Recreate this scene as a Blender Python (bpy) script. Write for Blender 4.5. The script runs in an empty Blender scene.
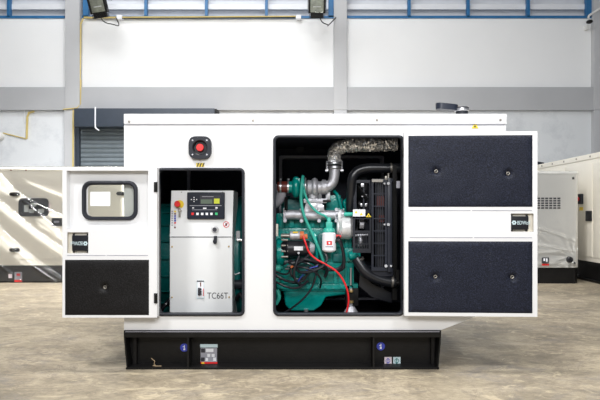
import bpy, bmesh, math, random
from mathutils import Vector, Matrix, noise
random.seed(7)
SC = bpy.context.scene
COL = SC.collection
PI = math.pi
F, D, H, HY = 560.0, 3.52, 0.975, 214.0       # focal length (px), distance to cabinet front, eye height, horizon row

def sc(Y): return F / (D + Y)
def P(px, py, Y): s = sc(Y); return Vector(((px - 300) / s, Y, H - (py - HY) / s))
def R(n, Y): return n / sc(Y)
def Xp(px, Y=0): return (px - 300) / sc(Y)
def Zp(py, Y=0): return H - (py - HY) / sc(Y)

# ------------------------------------------------------------------ materials
def nodes(name):
    m = bpy.data.materials.new(name); m.use_nodes = True
    nt = m.node_tree; b = nt.nodes['Principled BSDF']
    return m, nt, b
def mat(name, col, rough=.5, metal=0., var=.04, scale=6., bump=0., bscale=80., spec=.5, coat=0.):
    m, nt, b = nodes(name)
    b.inputs['Roughness'].default_value = rough
    b.inputs['Metallic'].default_value = metal
    b.inputs['Specular IOR Level'].default_value = spec
    b.inputs['Coat Weight'].default_value = coat
    tc = nt.nodes.new('ShaderNodeTexCoord')
    n = nt.nodes.new('ShaderNodeTexNoise'); n.inputs['Scale'].default_value = scale; n.inputs['Detail'].default_value = 5
    nt.links.new(tc.outputs['Object'], n.inputs['Vector'])
    r = nt.nodes.new('ShaderNodeValToRGB')
    r.color_ramp.elements[0].position = .3; r.color_ramp.elements[1].position = .7
    c = Vector(col)
    r.color_ramp.elements[0].color = (*(c * (1 - var)), 1); r.color_ramp.elements[1].color = (*[min(1, v * (1 + var)) for v in c], 1)
    nt.links.new(n.outputs['Fac'], r.inputs['Fac']); nt.links.new(r.outputs['Color'], b.inputs['Base Color'])
    if bump:
        n2 = nt.nodes.new('ShaderNodeTexNoise'); n2.inputs['Scale'].default_value = bscale; n2.inputs['Detail'].default_value = 3
        nt.links.new(tc.outputs['Object'], n2.inputs['Vector'])
        bp = nt.nodes.new('ShaderNodeBump'); bp.inputs['Strength'].default_value = bump; bp.inputs['Distance'].default_value = .01
        nt.links.new(n2.outputs['Fac'], bp.inputs['Height']); nt.links.new(bp.outputs['Normal'], b.inputs['Normal'])
    return m

M = {}
M['white'] = mat('white_paint', (.735, .737, .745), .38, var=.012, scale=3)
M['cabwhite'] = mat('cabinet_white', (.72, .73, .735), .4, var=.012)
M['cream'] = mat('cream_paint', (.80, .76, .67), .4, var=.03, scale=2)
M['greywhite'] = mat('grey_white_paint', (.76, .755, .73), .4, var=.03, scale=2)
M['black'] = mat('black_paint', (.007, .0066, .0066), .42, spec=.25, var=.2, scale=12, bump=.1)
M['rubber'] = mat('black_rubber', (.017, .019, .026), .5, var=.15, spec=.3)
M['hose'] = mat('hose_rubber', (.012, .013, .017), .3, var=.15, spec=.5)
M['plastic'] = mat('black_plastic', (.012, .013, .017), .35, spec=.35, var=.1)
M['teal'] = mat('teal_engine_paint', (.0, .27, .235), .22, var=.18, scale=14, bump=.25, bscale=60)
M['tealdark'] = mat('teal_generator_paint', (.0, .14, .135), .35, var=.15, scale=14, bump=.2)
M['tealhose'] = mat('green_hose_rubber', (.04, .42, .33), .4, var=.1)
M['silver'] = mat('cast_silver', (.52, .52, .56), .42, metal=.55, var=.16, scale=25, bump=.35, bscale=120)
M['alu'] = mat('light_aluminium', (.66, .66, .67), .4, metal=.3, var=.12, scale=20, bump=.2)
M['reflector'] = mat('lamp_reflector', (.42, .43, .39), .35, metal=.2, var=.3, scale=14)
M['steel'] = mat('bright_steel', (.62, .62, .64), .3, metal=.9, var=.1)
M['foil'] = mat('crumpled_foil', (.95, .96, 1.), .2, metal=.68, var=.05, scale=40, bump=.15, bscale=60)
M['brown'] = mat('red_brown_hose', (.13, .022, .015), .4, var=.15)
M['red'] = mat('red_plastic', (.68, .02, .02), .35, var=.05)
M['yellow'] = mat('yellow_plastic', (.85, .62, .03), .4, var=.03)
M['limegreen'] = mat('lime_yellow_button', (.75, .82, .05), .4, var=.02)
M['greenbtn'] = mat('green_button', (.05, .55, .2), .4)
M['orange'] = mat('orange_cap', (.62, .16, .05), .45)
M['blue'] = mat('blue_sticker', (.03, .05, .42), .4, var=.05)
M['paper'] = mat('paper_white', (.85, .86, .9), .6, var=.01)
M['stickerblue'] = mat('sticker_pale_blue', (.55, .68, .72), .5)
M['stickerpink'] = mat('sticker_pale_pink', (.72, .62, .66), .5)
M['ink'] = mat('ink', (.03, .03, .04), .5)
M['inkgrey'] = mat('ink_grey', (.35, .35, .4), .5)
M['lcd'] = mat('lcd_screen', (.16, .21, .16), .2)
M['slate'] = mat('controller_face', (.014, .018, .03), .35, spec=.3)
M['brass'] = mat('brass', (.55, .38, .16), .35, metal=.8)
M['zinc'] = mat('zinc_screw', (.3, .28, .25), .4, metal=.7)
M['radiator'] = mat('radiator_black', (.02, .023, .034), .36, spec=.35, var=.2)
M['fins'] = mat('radiator_fins', (.008, .008, .01), .5)
M['rust'] = mat('rust', (.2, .07, .03), .7)
M['redcable'] = mat('red_cable', (.7, .015, .02), .35)
M['blueframe'] = mat('blue_window_paint', (.02, .14, .33), .45, var=.08)
M['louver'] = mat('pale_louver', (.78, .80, .84), .5, var=.03)
M['conduit'] = mat('yellow_conduit', (.60, .47, .18), .45, var=.08)
M['darkblue'] = mat('shutter_housing_paint', (.03, .041, .06), .5, var=.08)
M['shutter'] = mat('shutter_slats', (.15, .18, .20), .5, var=.08)
M['column'] = mat('column_grey_paint', (.50, .505, .52), .7, var=.03, scale=2, bump=.1)
M['beam'] = mat('beam_grey_paint', (.45, .455, .47), .7, var=.04, scale=1.5, bump=.1)
M['wallwhite'] = mat('upper_wall_white', (.86, .865, .87), .8, var=.012, scale=1.2, bump=.05)
M['scrap'] = mat('tan_scrap', (.30, .22, .13), .8, var=.2, scale=60)

def foam_mat(name, col, spots):
    m, nt, b = nodes(name)
    tc = nt.nodes.new('ShaderNodeTexCoord')
    v = nt.nodes.new('ShaderNodeTexNoise'); v.inputs['Scale'].default_value = 170; v.inputs['Detail'].default_value = 2
    nt.links.new(tc.outputs['Object'], v.inputs['Vector'])
    r = nt.nodes.new('ShaderNodeValToRGB'); e = r.color_ramp.elements
    e[0].position = .42; e[0].color = (*[c * .55 for c in col], 1); e[1].position = .72; e[1].color = (*[min(1, c * 1.9) for c in col], 1)
    nt.links.new(v.outputs['Fac'], r.inputs['Fac'])
    # sparse dust specks and scuffs
    v2 = nt.nodes.new('ShaderNodeTexNoise'); v2.inputs['Scale'].default_value = 120; v2.inputs['Detail'].default_value = 6
    v3 = nt.nodes.new('ShaderNodeTexNoise'); v3.inputs['Scale'].default_value = 5; v3.inputs['Detail'].default_value = 3
    nt.links.new(tc.outputs['Object'], v2.inputs['Vector']); nt.links.new(tc.outputs['Object'], v3.inputs['Vector'])
    r2 = nt.nodes.new('ShaderNodeValToRGB'); r2.color_ramp.elements[0].position = .63; r2.color_ramp.elements[1].position = .72
    r3 = nt.nodes.new('ShaderNodeValToRGB'); r3.color_ramp.elements[0].position = .5; r3.color_ramp.elements[1].position = .7
    nt.links.new(v2.outputs['Fac'], r2.inputs['Fac']); nt.links.new(v3.outputs['Fac'], r3.inputs['Fac'])
    mm = nt.nodes.new('ShaderNodeMath'); mm.operation = 'MULTIPLY'
    nt.links.new(r2.outputs['Color'], mm.inputs[0]); nt.links.new(r3.outputs['Color'], mm.inputs[1])
    m3 = nt.nodes.new('ShaderNodeMath'); m3.operation = 'MULTIPLY'; m3.inputs[1].default_value = spots
    nt.links.new(mm.outputs[0], m3.inputs[0])
    mx = nt.nodes.new('ShaderNodeMixRGB'); mx.inputs['Color2'].default_value = (.14, .15, .18, 1)
    nt.links.new(m3.outputs[0], mx.inputs['Fac']); nt.links.new(r.outputs['Color'], mx.inputs['Color1'])
    nt.links.new(mx.outputs['Color'], b.inputs['Base Color'])
    bp = nt.nodes.new('ShaderNodeBump'); bp.inputs['Strength'].default_value = .5; bp.inputs['Distance'].default_value = .004
    nt.links.new(v.outputs['Fac'], bp.inputs['Height']); nt.links.new(bp.outputs['Normal'], b.inputs['Normal'])
    b.inputs['Roughness'].default_value = .5; b.inputs['Specular IOR Level'].default_value = .2
    return m
M['foam'] = foam_mat('blue_black_foam', (.0115, .014, .026), .3)
M['foamblack'] = foam_mat('charcoal_foam', (.008, .0075, .008), .12)
M['lining'] = foam_mat('lining_foam', (.028, .031, .048), .2)

def glass_mat(name, tint, gloss, rough=.05, haze=0.):
    m = bpy.data.materials.new(name); m.use_nodes = True; nt = m.node_tree; nt.nodes.clear()
    o = nt.nodes.new('ShaderNodeOutputMaterial'); mx = nt.nodes.new('ShaderNodeMixShader')
    t = nt.nodes.new('ShaderNodeBsdfTransparent'); t.inputs['Color'].default_value = (*tint, 1)
    g = nt.nodes.new('ShaderNodeBsdfGlossy'); g.inputs['Roughness'].default_value = rough
    fr = nt.nodes.new('ShaderNodeFresnel'); fr.inputs['IOR'].default_value = 1.45
    ml = nt.nodes.new('ShaderNodeMath'); ml.operation = 'MULTIPLY'; ml.inputs[1].default_value = gloss
    nt.links.new(fr.outputs[0], ml.inputs[0]); nt.links.new(ml.outputs[0], mx.inputs['Fac'])
    nt.links.new(t.outputs[0], mx.inputs[1]); nt.links.new(g.outputs[0], mx.inputs[2])
    if haze:
        d = nt.nodes.new('ShaderNodeBsdfDiffuse'); d.inputs['Color'].default_value = (.9, .9, .9, 1)
        m2 = nt.nodes.new('ShaderNodeMixShader'); m2.inputs['Fac'].default_value = haze
        nt.links.new(mx.outputs[0], m2.inputs[1]); nt.links.new(d.outputs[0], m2.inputs[2]); nt.links.new(m2.outputs[0], o.inputs[0])
    else: nt.links.new(mx.outputs[0], o.inputs[0])
    return m
M['glass'] = glass_mat('clear_pane', (.96, .97, .95), 1.)
M['wrap'] = glass_mat('clear_plastic_film', (.99, .99, .985), 1.05, .10, .025)

def floor_mat():
    m, nt, b = nodes('stained_concrete')
    N = nt.nodes.new; L = nt.links.new
    tc = N('ShaderNodeTexCoord'); mp = N('ShaderNodeMapping'); mp.inputs['Scale'].default_value = (.8, 1.15, 1)
    L(tc.outputs['Object'], mp.inputs['Vector'])
    def ns(s, d, r=.6, dist=0.):
        n = N('ShaderNodeTexNoise'); n.inputs['Scale'].default_value = s; n.inputs['Detail'].default_value = d
        n.inputs['Roughness'].default_value = r; n.inputs['Distortion'].default_value = dist
        L(mp.outputs['Vector'], n.inputs['Vector']); return n
    big = ns(.9, 12, .72, .5); mid = ns(3.6, 12, .78, .8); fine = ns(30, 8, .8); st = ns(1.7, 13, .8, 1.2)
    r1 = N('ShaderNodeValToRGB'); e = r1.color_ramp.elements
    e[0].position = .38; e[0].color = (.22, .187, .137, 1); e[1].position = .63; e[1].color = (.47, .40, .295, 1)
    x = r1.color_ramp.elements.new(.5); x.color = (.345, .29, .208, 1)
    L(big.outputs['Fac'], r1.inputs['Fac'])
    r2 = N('ShaderNodeValToRGB'); e = r2.color_ramp.elements
    e[0].position = .40; e[0].color = (.62, .61, .60, 1); e[1].position = .56; e[1].color = (1.08, 1.08, 1.07, 1)
    L(mid.outputs['Fac'], r2.inputs['Fac'])
    m1 = N('ShaderNodeMixRGB'); m1.blend_type = 'MULTIPLY'; m1.inputs['Fac'].default_value = .8
    L(r1.outputs['Color'], m1.inputs['Color1']); L(r2.outputs['Color'], m1.inputs['Color2'])
    r3 = N('ShaderNodeValToRGB'); e = r3.color_ramp.elements
    e[0].position = .52; e[0].color = (0, 0, 0, 1); e[1].position = .64; e[1].color = (.7, .7, .7, 1)
    L(st.outputs['Fac'], r3.inputs['Fac'])
    m2 = N('ShaderNodeMixRGB'); m2.inputs['Color2'].default_value = (.205, .185, .17, 1)
    L(r3.outputs['Color'], m2.inputs['Fac']); L(m1.outputs['Color'], m2.inputs['Color1'])
    r4 = N('ShaderNodeValToRGB'); e = r4.color_ramp.elements
    e[0].position = .38; e[0].color = (.75, .75, .75, 1); e[1].position = .6; e[1].color = (1.1, 1.1, 1.1, 1)
    L(fine.outputs['Fac'], r4.inputs['Fac'])
    m3 = N('ShaderNodeMixRGB'); m3.blend_type = 'MULTIPLY'; m3.inputs['Fac'].default_value = .8
    L(m2.outputs['Color'], m3.inputs['Color1']); L(r4.outputs['Color'], m3.inputs['Color2'])
    sp = ns(7.5, 9, .75, .6)
    r5 = N('ShaderNodeValToRGB'); e = r5.color_ramp.elements
    e[0].position = .55; e[0].color = (0, 0, 0, 1); e[1].position = .66; e[1].color = (.6, .6, .6, 1)
    L(sp.outputs['Fac'], r5.inputs['Fac'])
    m4 = N('ShaderNodeMixRGB'); m4.inputs['Color2'].default_value = (.15, .13, .11, 1)
    L(r5.outputs['Color'], m4.inputs['Fac']); L(m3.outputs['Color'], m4.inputs['Color1'])
    hi = ns(5.2, 10, .75, 1.5)
    r6 = N('ShaderNodeValToRGB'); e = r6.color_ramp.elements
    e[0].position = .54; e[0].color = (0, 0, 0, 1); e[1].position = .64; e[1].color = (.55, .55, .55, 1)
    L(hi.outputs['Fac'], r6.inputs['Fac'])
    m5 = N('ShaderNodeMixRGB'); m5.inputs['Color2'].default_value = (.62, .525, .36, 1)
    L(r6.outputs['Color'], m5.inputs['Fac']); L(m4.outputs['Color'], m5.inputs['Color1'])
    vn = ns(1.9, 6, .6, 1.2)
    a1 = N('ShaderNodeMath'); a1.operation = 'SUBTRACT'; a1.inputs[1].default_value = .5; L(vn.outputs['Fac'], a1.inputs[0])
    a2 = N('ShaderNodeMath'); a2.operation = 'ABSOLUTE'; L(a1.outputs[0], a2.inputs[0])
    r7 = N('ShaderNodeValToRGB'); e = r7.color_ramp.elements
    e[0].position = .0; e[0].color = (.5, .5, .5, 1); e[1].position = .012; e[1].color = (0, 0, 0, 1)
    L(a2.outputs[0], r7.inputs['Fac'])
    m6 = N('ShaderNodeMixRGB'); m6.inputs['Color2'].default_value = (.16, .13, .10, 1)
    L(r7.outputs['Color'], m6.inputs['Fac']); L(m5.outputs['Color'], m6.inputs['Color1'])
    L(m6.outputs['Color'], b.inputs['Base Color'])
    b.inputs['Roughness'].default_value = .5
    bp = N('ShaderNodeBump'); bp.inputs['Strength'].default_value = .12; bp.inputs['Distance'].default_value = .01
    L(fine.outputs['Fac'], bp.inputs['Height']); L(bp.outputs['Normal'], b.inputs['Normal'])
    return m
M['floor'] = floor_mat()

def wall_mat():     # plaster with scuffs and faint cracks
    m, nt, b = nodes('lower_wall_plaster')
    N = nt.nodes.new; L = nt.links.new
    tc = N('ShaderNodeTexCoord'); n = N('ShaderNodeTexNoise'); n.inputs['Scale'].default_value = 1.6; n.inputs['Detail'].default_value = 9; n.inputs['Roughness'].default_value = .7
    L(tc.outputs['Object'], n.inputs['Vector'])
    r = N('ShaderNodeValToRGB'); e = r.color_ramp.elements
    e[0].position = .28; e[0].color = (.56, .58, .61, 1); e[1].position = .5; e[1].color = (.72, .74, .76, 1)
    L(n.outputs['Fac'], r.inputs['Fac']); L(r.outputs['Color'], b.inputs['Base Color'])
    b.inputs['Roughness'].default_value = .8
    return m
M['wall'] = wall_mat()

# ------------------------------------------------------------------ mesh builder
class MB:
    def __init__(s): s.b = bmesh.new()
    def box(s, x0, x1, y0, y1, z0, z1, bev=0., seg=2, rot=None):
        x0, x1 = sorted((x0, x1)); y0, y1 = sorted((y0, y1)); z0, z1 = sorted((z0, z1))
        r = bmesh.ops.create_cube(s.b, size=1)
        vs = r['verts']
        c = Vector(((x0 + x1) / 2, (y0 + y1) / 2, (z0 + z1) / 2))
        for v in vs: v.co = Vector((v.co.x * (x1 - x0), v.co.y * (y1 - y0), v.co.z * (z1 - z0)))
        if rot is not None:
            for v in vs: v.co = rot @ v.co
        for v in vs: v.co += c
        if bev:
            bev = min(bev, .45 * min(x1 - x0, y1 - y0, z1 - z0))
            es = list({e for v in vs for e in v.link_edges})
            bmesh.ops.bevel(s.b, geom=es, offset=bev, segments=seg, profile=.7, affect='EDGES')
        return s
    def pbox(s, px0, py0, px1, py1, Y, depth, bev=0., seg=2):   # front face at Y, going back by depth
        a = P(px0, py0, Y); b = P(px1, py1, Y)
        return s.box(a.x, b.x, Y, Y + depth, a.z, b.z, bev, seg)
    def cyl(s, p0, p1, r0, r1=None, n=20, bev=0.):
        p0, p1 = Vector(p0), Vector(p1); r1 = r0 if r1 is None else r1
        d = p1 - p0; L = d.length
        q = d.to_track_quat('Z', 'Y').to_matrix()
        prof = [(0, 0), (r0, 0), (r1, L), (0, L)]
        if bev: prof = [(0, 0), (r0 - bev, 0), (r0, bev), (r1, L - bev), (r1 - bev, L), (0, L)]
        return s.lathe(prof, p0, q, n)
    def lathe(s, prof, org, q, n=20):
        org = Vector(org); rings = []
        for (r, z) in prof:
            if r <= 1e-6: rings.append([s.b.verts.new(org + q @ Vector((0, 0, z)))])
            else: rings.append([s.b.verts.new(org + q @ Vector((r * math.cos(2 * PI * k / n), r * math.sin(2 * PI * k / n), z))) for k in range(n)])
        for a, b in zip(rings, rings[1:]):
            for k in range(n):
                if len(a) == 1 and len(b) == 1: continue
                if len(a) == 1: s.b.faces.new((a[0], b[k], b[(k + 1) % n]))
                elif len(b) == 1: s.b.faces.new((a[k], b[0], a[(k + 1) % n]))
                else: s.b.faces.new((a[k], b[k], b[(k + 1) % n], a[(k + 1) % n]))
        return s
    def sph(s, c, r, n=16, sx=1, sy=1, sz=1):
        rr = bmesh.ops.create_uvsphere(s.b, u_segments=n, v_segments=max(6, n // 2), radius=r)
        for v in rr['verts']: v.co = Vector((v.co.x * sx, v.co.y * sy, v.co.z * sz)) + Vector(c)
        return s
    def tube(s, pts, r, n=12, closed=False, smooth=True, res=6, rfun=None, cap=True):
        pts = [Vector(p) for p in pts]
        if smooth and len(pts) > 2: pts = catmull(pts, res, closed)
        N = len(pts); rings = []
        up = None
        for i, p in enumerate(pts):
            if closed: t = (pts[(i + 1) % N] - pts[i - 1]).normalized()
            else: t = (pts[min(i + 1, N - 1)] - pts[max(i - 1, 0)]).normalized()
            if up is None:
                up = t.orthogonal().normalized()
            up = (up - t * up.dot(t)).normalized(); w = t.cross(up)
            rad = rfun(i / max(1, N - 1), i) if rfun else r
            rings.append([s.b.verts.new(p + rad * (up * math.cos(2 * PI * k / n) + w * math.sin(2 * PI * k / n))) for k in range(n)])
        pr = list(zip(rings, rings[1:]))
        if closed: pr.append((rings[-1], rings[0]))
        for ii, (a, b) in enumerate(pr):
            off = 0
            if closed and ii == len(pr) - 1:
                off = min(range(n), key=lambda k: (b[k].co - a[0].co).length)
            for k in range(n):
                s.b.faces.new((a[k], a[(k + 1) % n], b[(k + 1 + off) % n], b[(k + off) % n]))
        if cap and not closed:
            s.b.faces.new(rings[0][::-1]); s.b.faces.new(rings[-1])
        return s
    def plate(s, outline, holes, y0, y1, bev=0.):     # outline/holes in (x, z); a sheet with holes
        es = []
        for loop in [outline] + list(holes):
            vs = [s.b.verts.new((x, y0, z)) for x, z in loop]
            es += [s.b.edges.new((vs[i], vs[(i + 1) % len(vs)])) for i in range(len(vs))]
        r = bmesh.ops.triangle_fill(s.b, use_beauty=True, use_dissolve=False, edges=es, normal=(0, -1, 0))
        fs = [g for g in r['geom'] if isinstance(g, bmesh.types.BMFace)]
        e = bmesh.ops.extrude_face_region(s.b, geom=fs)
        for g in e['geom']:
            if isinstance(g, bmesh.types.BMVert): g.co.y = y1
        return s
    def prism(s, pts, vec):      # polygon in space pushed along vec
        vs = [s.b.verts.new(p) for p in pts]; f = s.b.faces.new(vs)
        e = bmesh.ops.extrude_face_region(s.b, geom=[f])
        for g in e['geom']:
            if isinstance(g, bmesh.types.BMVert): g.co += Vector(vec)
        return s
    def build(s, name, m, parent=None, smooth=True, ang=.6):
        bmesh.ops.recalc_face_normals(s.b, faces=s.b.faces)
        me = bpy.data.meshes.new(name)
        if smooth:
            for f in s.b.faces: f.smooth = True
            for e in s.b.edges:
                if len(e.link_faces) == 2 and e.calc_face_angle(0) > ang: e.smooth = False
        s.b.to_mesh(me); s.b.free()
        me.materials.append(m)
        o = bpy.data.objects.new(name, me); COL.objects.link(o)
        if parent is not None:
            o.parent = parent
            o.matrix_parent_inverse = parent_world(parent).inverted()
        return o
def parent_world(o):
    m = o.matrix_basis.copy()
    while o.parent is not None:
        m = o.parent.matrix_basis @ o.matrix_parent_inverse @ m; o = o.parent
    return m
def catmull(p, res, closed=False):
    out = []; N = len(p)
    for i in range(N if closed else N - 1):
        g = (lambda k: p[k % N]) if closed else (lambda k: p[max(0, min(N - 1, k))])
        a, b, c, d = g(i - 1), g(i), g(i + 1), g(i + 2)
        for k in range(res):
            t = k / res
            out.append(.5 * ((2 * b) + (c - a) * t + (2 * a - 5 * b + 4 * c - d) * t * t + (3 * b - a - 3 * c + d) * t ** 3))
    if not closed: out.append(p[-1])
    return out
def rrect(x0, x1, z0, z1, r, n=6):
    x0, x1 = sorted((x0, x1)); z0, z1 = sorted((z0, z1)); out = []
    for cx, cz, a0 in ((x1 - r, z1 - r, 0), (x0 + r, z1 - r, 90), (x0 + r, z0 + r, 180), (x1 - r, z0 + r, 270)):
        for k in range(n + 1):
            a = math.radians(a0 + 90 * k / n); out.append((cx + r * math.cos(a), cz + r * math.sin(a)))
    return out
def prr(px0, py0, px1, py1, r, Y, n=6): return rrect(Xp(px0, Y), Xp(px1, Y), Zp(py0, Y), Zp(py1, Y), R(r, Y) if r else 0, n)
def rect(px0, py0, px1, py1, Y):
    x0, x1, z0, z1 = Xp(px0, Y), Xp(px1, Y), Zp(py1, Y), Zp(py0, Y)
    return [(x0, z0), (x1, z0), (x1, z1), (x0, z1)]
def thing(name, label, cat, loc=(0, 0, 0), group=None):
    o = bpy.data.objects.new(name, None); COL.objects.link(o); o.location = loc; o.empty_display_size = .1
    o['label'] = label; o['category'] = cat
    if group: o['group'] = group
    return o
def tag(o, label, cat, group=None, kind=None):
    o['label'] = label; o['category'] = cat
    if group: o['group'] = group
    if kind: o['kind'] = kind
    return o
def struct(o): o['kind'] = 'structure'; return o
def text(s, name, px, py, hpx, Y, m, parent, rot=0., align='CENTER', xs=1., normal=None, depth=.0006):
    cu = bpy.data.curves.new('t', 'FONT'); cu.body = s; cu.size = R(hpx, Y) * 1.4; cu.align_x = align; cu.align_y = 'CENTER'; cu.extrude = depth
    o = bpy.data.objects.new('t', cu); COL.objects.link(o)
    bpy.context.view_layer.update()
    me = bpy.data.meshes.new_from_object(o.evaluated_get(bpy.context.evaluated_depsgraph_get()))
    bpy.data.objects.remove(o)
    me.name = name; me.materials.clear(); me.materials.append(m)
    T = Matrix.Translation(P(px, py, Y)) @ Matrix.Rotation(rot, 4, 'Y') @ Matrix.Rotation(PI / 2, 4, 'X') @ Matrix.Diagonal((xs, 1, 1, 1))
    me.transform(T)
    q = bpy.data.objects.new(name, me); COL.objects.link(q)
    if parent is not None: q.parent = parent; q.matrix_parent_inverse = parent_world(parent).inverted()
    return q
def screw(px, py, Y, r, parent, m=None, name='screw'):
    c = P(px, py, Y); rr = R(r, Y)
    return MB().cyl(c + Vector((0, .002, 0)), c - Vector((0, .005, 0)), rr, rr * .8, 12, .0012).build(name, m or M['zinc'], parent)

# ================================================================== THE HALL
WY = 7.0                                                   # back wall
b = MB(); b.box(-9, 9, -5, WY + .6, -.1, 0); struct(b.build('floor', M['floor']))
def wx(px, Y=WY): return Xp(px, Y)
zb0, zb1, zs = Zp(110, WY - .1), Zp(87, WY - .1), Zp(17.5, WY)
b = MB(); b.box(-9, wx(74), WY, WY + .25, 0, zb0); b.box(wx(218), 9, WY, WY + .25, 0, zb0); b.box(wx(74), wx(218), WY, WY + .25, Zp(126, WY), zb0)
w = struct(b.build('wall_back', M['wall']))
b = MB(); b.box(-9, 9, WY, WY + .25, zb0, zs); b.build('upper_panel', M['wallwhite'], w)
b = MB(); b.box(-9, 9, WY, WY + .25, 5.75, 6.6); b.build('upper_panel', M['wallwhite'], w)
b = MB(); b.box(-9, 9, WY - .1, WY + .01, zb0, zb1, .006); b.build('beam', M['beam'], w)
# columns
def column(n, px0, px1, low=None):
    b = MB()
    b.box(wx(px0, WY - .13), wx(px1, WY - .13), WY - .13, WY + .02, zb0 - .0, 6.6, .008)
    if low is None: low = (px0, px1)
    b.box(wx(low[0], WY - .12), wx(low[1], WY - .12), WY - .12, WY + .02, 0, zb0, .008)
    o = struct(b.build('trim_%d' % n, M['column'])); return o
column(1, 65, 79.5, (64, 73)); column(2, 334, 347); column(3, 594.5, 608)
# louvred windows
for n, (a, c, bars) in enumerate(((-60, 65, (-20, 9)), (79.5, 334, (86, 146, 206.5, 266.5, 331)), (347, 593, (409, 468, 528, 588.5))), 1):
    b = MB(); yy = WY + .05
    x0, x1 = wx(a, WY), wx(c, WY)
    b.box(x0, x1, WY - .03, WY + .06, zs - .02, zs + .025)
    b.box(x0, x1, WY - .03, WY + .06, 5.69, 5.75)
    for q in bars:
        h = 2.6 if q in (86, 331, 588.5) else 1.4
        b.box(wx(q - h), wx(q + h), WY - .03, WY + .06, zs, 5.72)
    fr = struct(b.build('window_%d' % n, M['blueframe']))
    z = zs - .02; yb_ = WY + .045
    while z < 5.6:
        b = MB()
        b.prism([Vector((x0, WY + .13, z)), Vector((x0, WY + .26, z + .275)), Vector((x0, WY + .275, z + .275)), Vector((x0, WY + .145, z))], (x1 - x0, 0, 0))
        z0_ = z + .02 + (17.5 - 8.2) / sc(WY)
        b.box(x0, x1, WY + .05, WY + .075, z0_, z0_ + .095)
        b.build('louver_blade', M['louver'], fr); z += .27
# roller shutter
Ys = WY + .06
b = MB(); zt, x0, x1 = Zp(126, WY), wx(79.5), wx(214)
z = 0
prof = []
while z < zt - .01:
    for t, d in ((0, .0), (.15, .012), (.5, .018), (.8, .010), (.95, -.004)):
        prof.append((z + t * .085, d))
    z += .085
vs0 = [b.b.verts.new((x0, Ys - d, zz)) for zz, d in prof]; vs1 = [b.b.verts.new((x1, Ys - d, zz)) for zz, d in prof]
for i in range(len(prof) - 1): b.b.faces.new((vs0[i], vs0[i + 1], vs1[i + 1], vs1[i]))
sh = struct(b.build('door_1', M['shutter'], ang=1.2))
b = MB(); b.box(wx(74.5), wx(79.8), WY - .03, WY + .1, 0, zt); b.box(wx(214), wx(218), WY - .03, WY + .1, 0, zt); b.build('guide_rail', M['darkblue'], sh)
b = MB(); b.box(wx(74, WY - .35), wx(214.5, WY - .35), WY - .35, WY - .002, Zp(126.5, WY - .35), Zp(108.2, WY - .35), .01); b.build('shutter_housing', M['darkblue'], sh)
b = MB(); b.box(wx(214.5, WY - .35), wx(216.5, WY - .35), WY - .33, WY - .002, Zp(112, WY - .35), Zp(108.6, WY - .35)); b.build('end_bracket', M['black'], sh)
# white drop conduit across housing
tag(MB().tube([P(95.3, 107, WY - .3605), P(95.3, 125, WY - .3605), P(96, 128, WY - .3605), P(99, 130.5, WY - .3605)], .012, 8).build('conduit', M['paper']),
    'short white conduit dropping over the dark blue shutter housing', 'conduit')
# yellow conduits
def conduit(pts, r, label, m='conduit', name='conduit', cat='conduit'):
    return tag(MB().tube(pts, r, 8, smooth=False).build(name, M[m]), label, cat)
Yc = WY - .1
conduit([P(83.2, 18.5, Yc), P(80.7, 24, Yc), P(80.4, 60, Yc), P(79.2, 108, Yc)], .018, 'yellow conduit running down the right side of the left column')
conduit([P(81, 80, Yc), P(80.4, 104, Yc), P(77, 108, WY - .15), P(63, 109.3, WY - .15)], .012, 'thin yellow pipe bending from the left column along the beam underside')
conduit([P(73.2, 110, WY - .14), P(73, 172, WY - .14), P(73, 200, WY - .14)], .017, 'yellow conduit beside the roller shutter on the lower left column')
conduit([P(34, 111.5, WY - .05), P(29, 112.5, WY - .03), P(27.3, 117, WY - .02), P(26.6, 138.5, WY - .02)], .02, 'bent yellow conduit under the beam on the lower left wall')
conduit([P(3, 133, WY - .02), P(26.6, 138.8, WY - .02)], .011, 'slanting yellow pipe between the white box and the bent conduit', cat='pipe')
conduit([P(24.3, 110, WY - .04), P(24.3, 122, WY - .04)], .006, 'thin white hanging wire under the beam', m='paper', name='wire', cat='wire')
conduit([P(84, 17.6, WY - .06), P(297, 16.6, WY - .06)], .019, 'long yellow conduit along the sill of the middle louvred window')
conduit([P(118, 18.4, WY - .09), P(200, 17.9, WY - .09), P(296, 17.3, WY - .09)], .008, 'thin black cable along the yellow sill conduit', m='black', name='cable', cat='cable')
for px, l in ((119, 'white connector box on the sill beside the left floodlight'), (298.5, 'white connector box on the sill beside the middle floodlight')):
    tag(MB().pbox(px - 2.6, 14.6, px + 2.6, 18.6, WY - .12, .1, .01).build('junction_box', M['paper']), l, 'junction box')
t = thing('wall_lamp', 'round white lamp on the lower left wall at the slanting pipe', 'lamp', P(0.5, 136.5, WY))
c = P(0.5, 136.5, WY)
MB().cyl(c, c - Vector((0, .1, 0)), .085, .07, 20, .01).build('base', M['greywhite'], t)
MB().sph(c - Vector((0, .11, 0)), .06, 16).build('lens', M['paper'], t)
# corner camera with cable
t = thing('security_camera', 'small dark camera with white bracket on the far right column', 'camera', P(589.5, 20, WY - .2))
MB().sph(P(589.5, 21.8, WY - .36), .05, 14, 1.1, 1.3, .7).build('camera_head', M['black'], t)
MB().pbox(586.5, 24.5, 589.8, 29, WY - .1, .1, .01).build('bracket', M['greywhite'], t)
MB().tube([P(588.5, 18.5, WY - .33), P(589, 16, WY - .33), P(592, 13.6, WY - .33), P(601, 8, WY - .33), P(612, 3, WY - .33)], .02, 8).build('cable_pipe', M['greywhite'], t)

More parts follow.
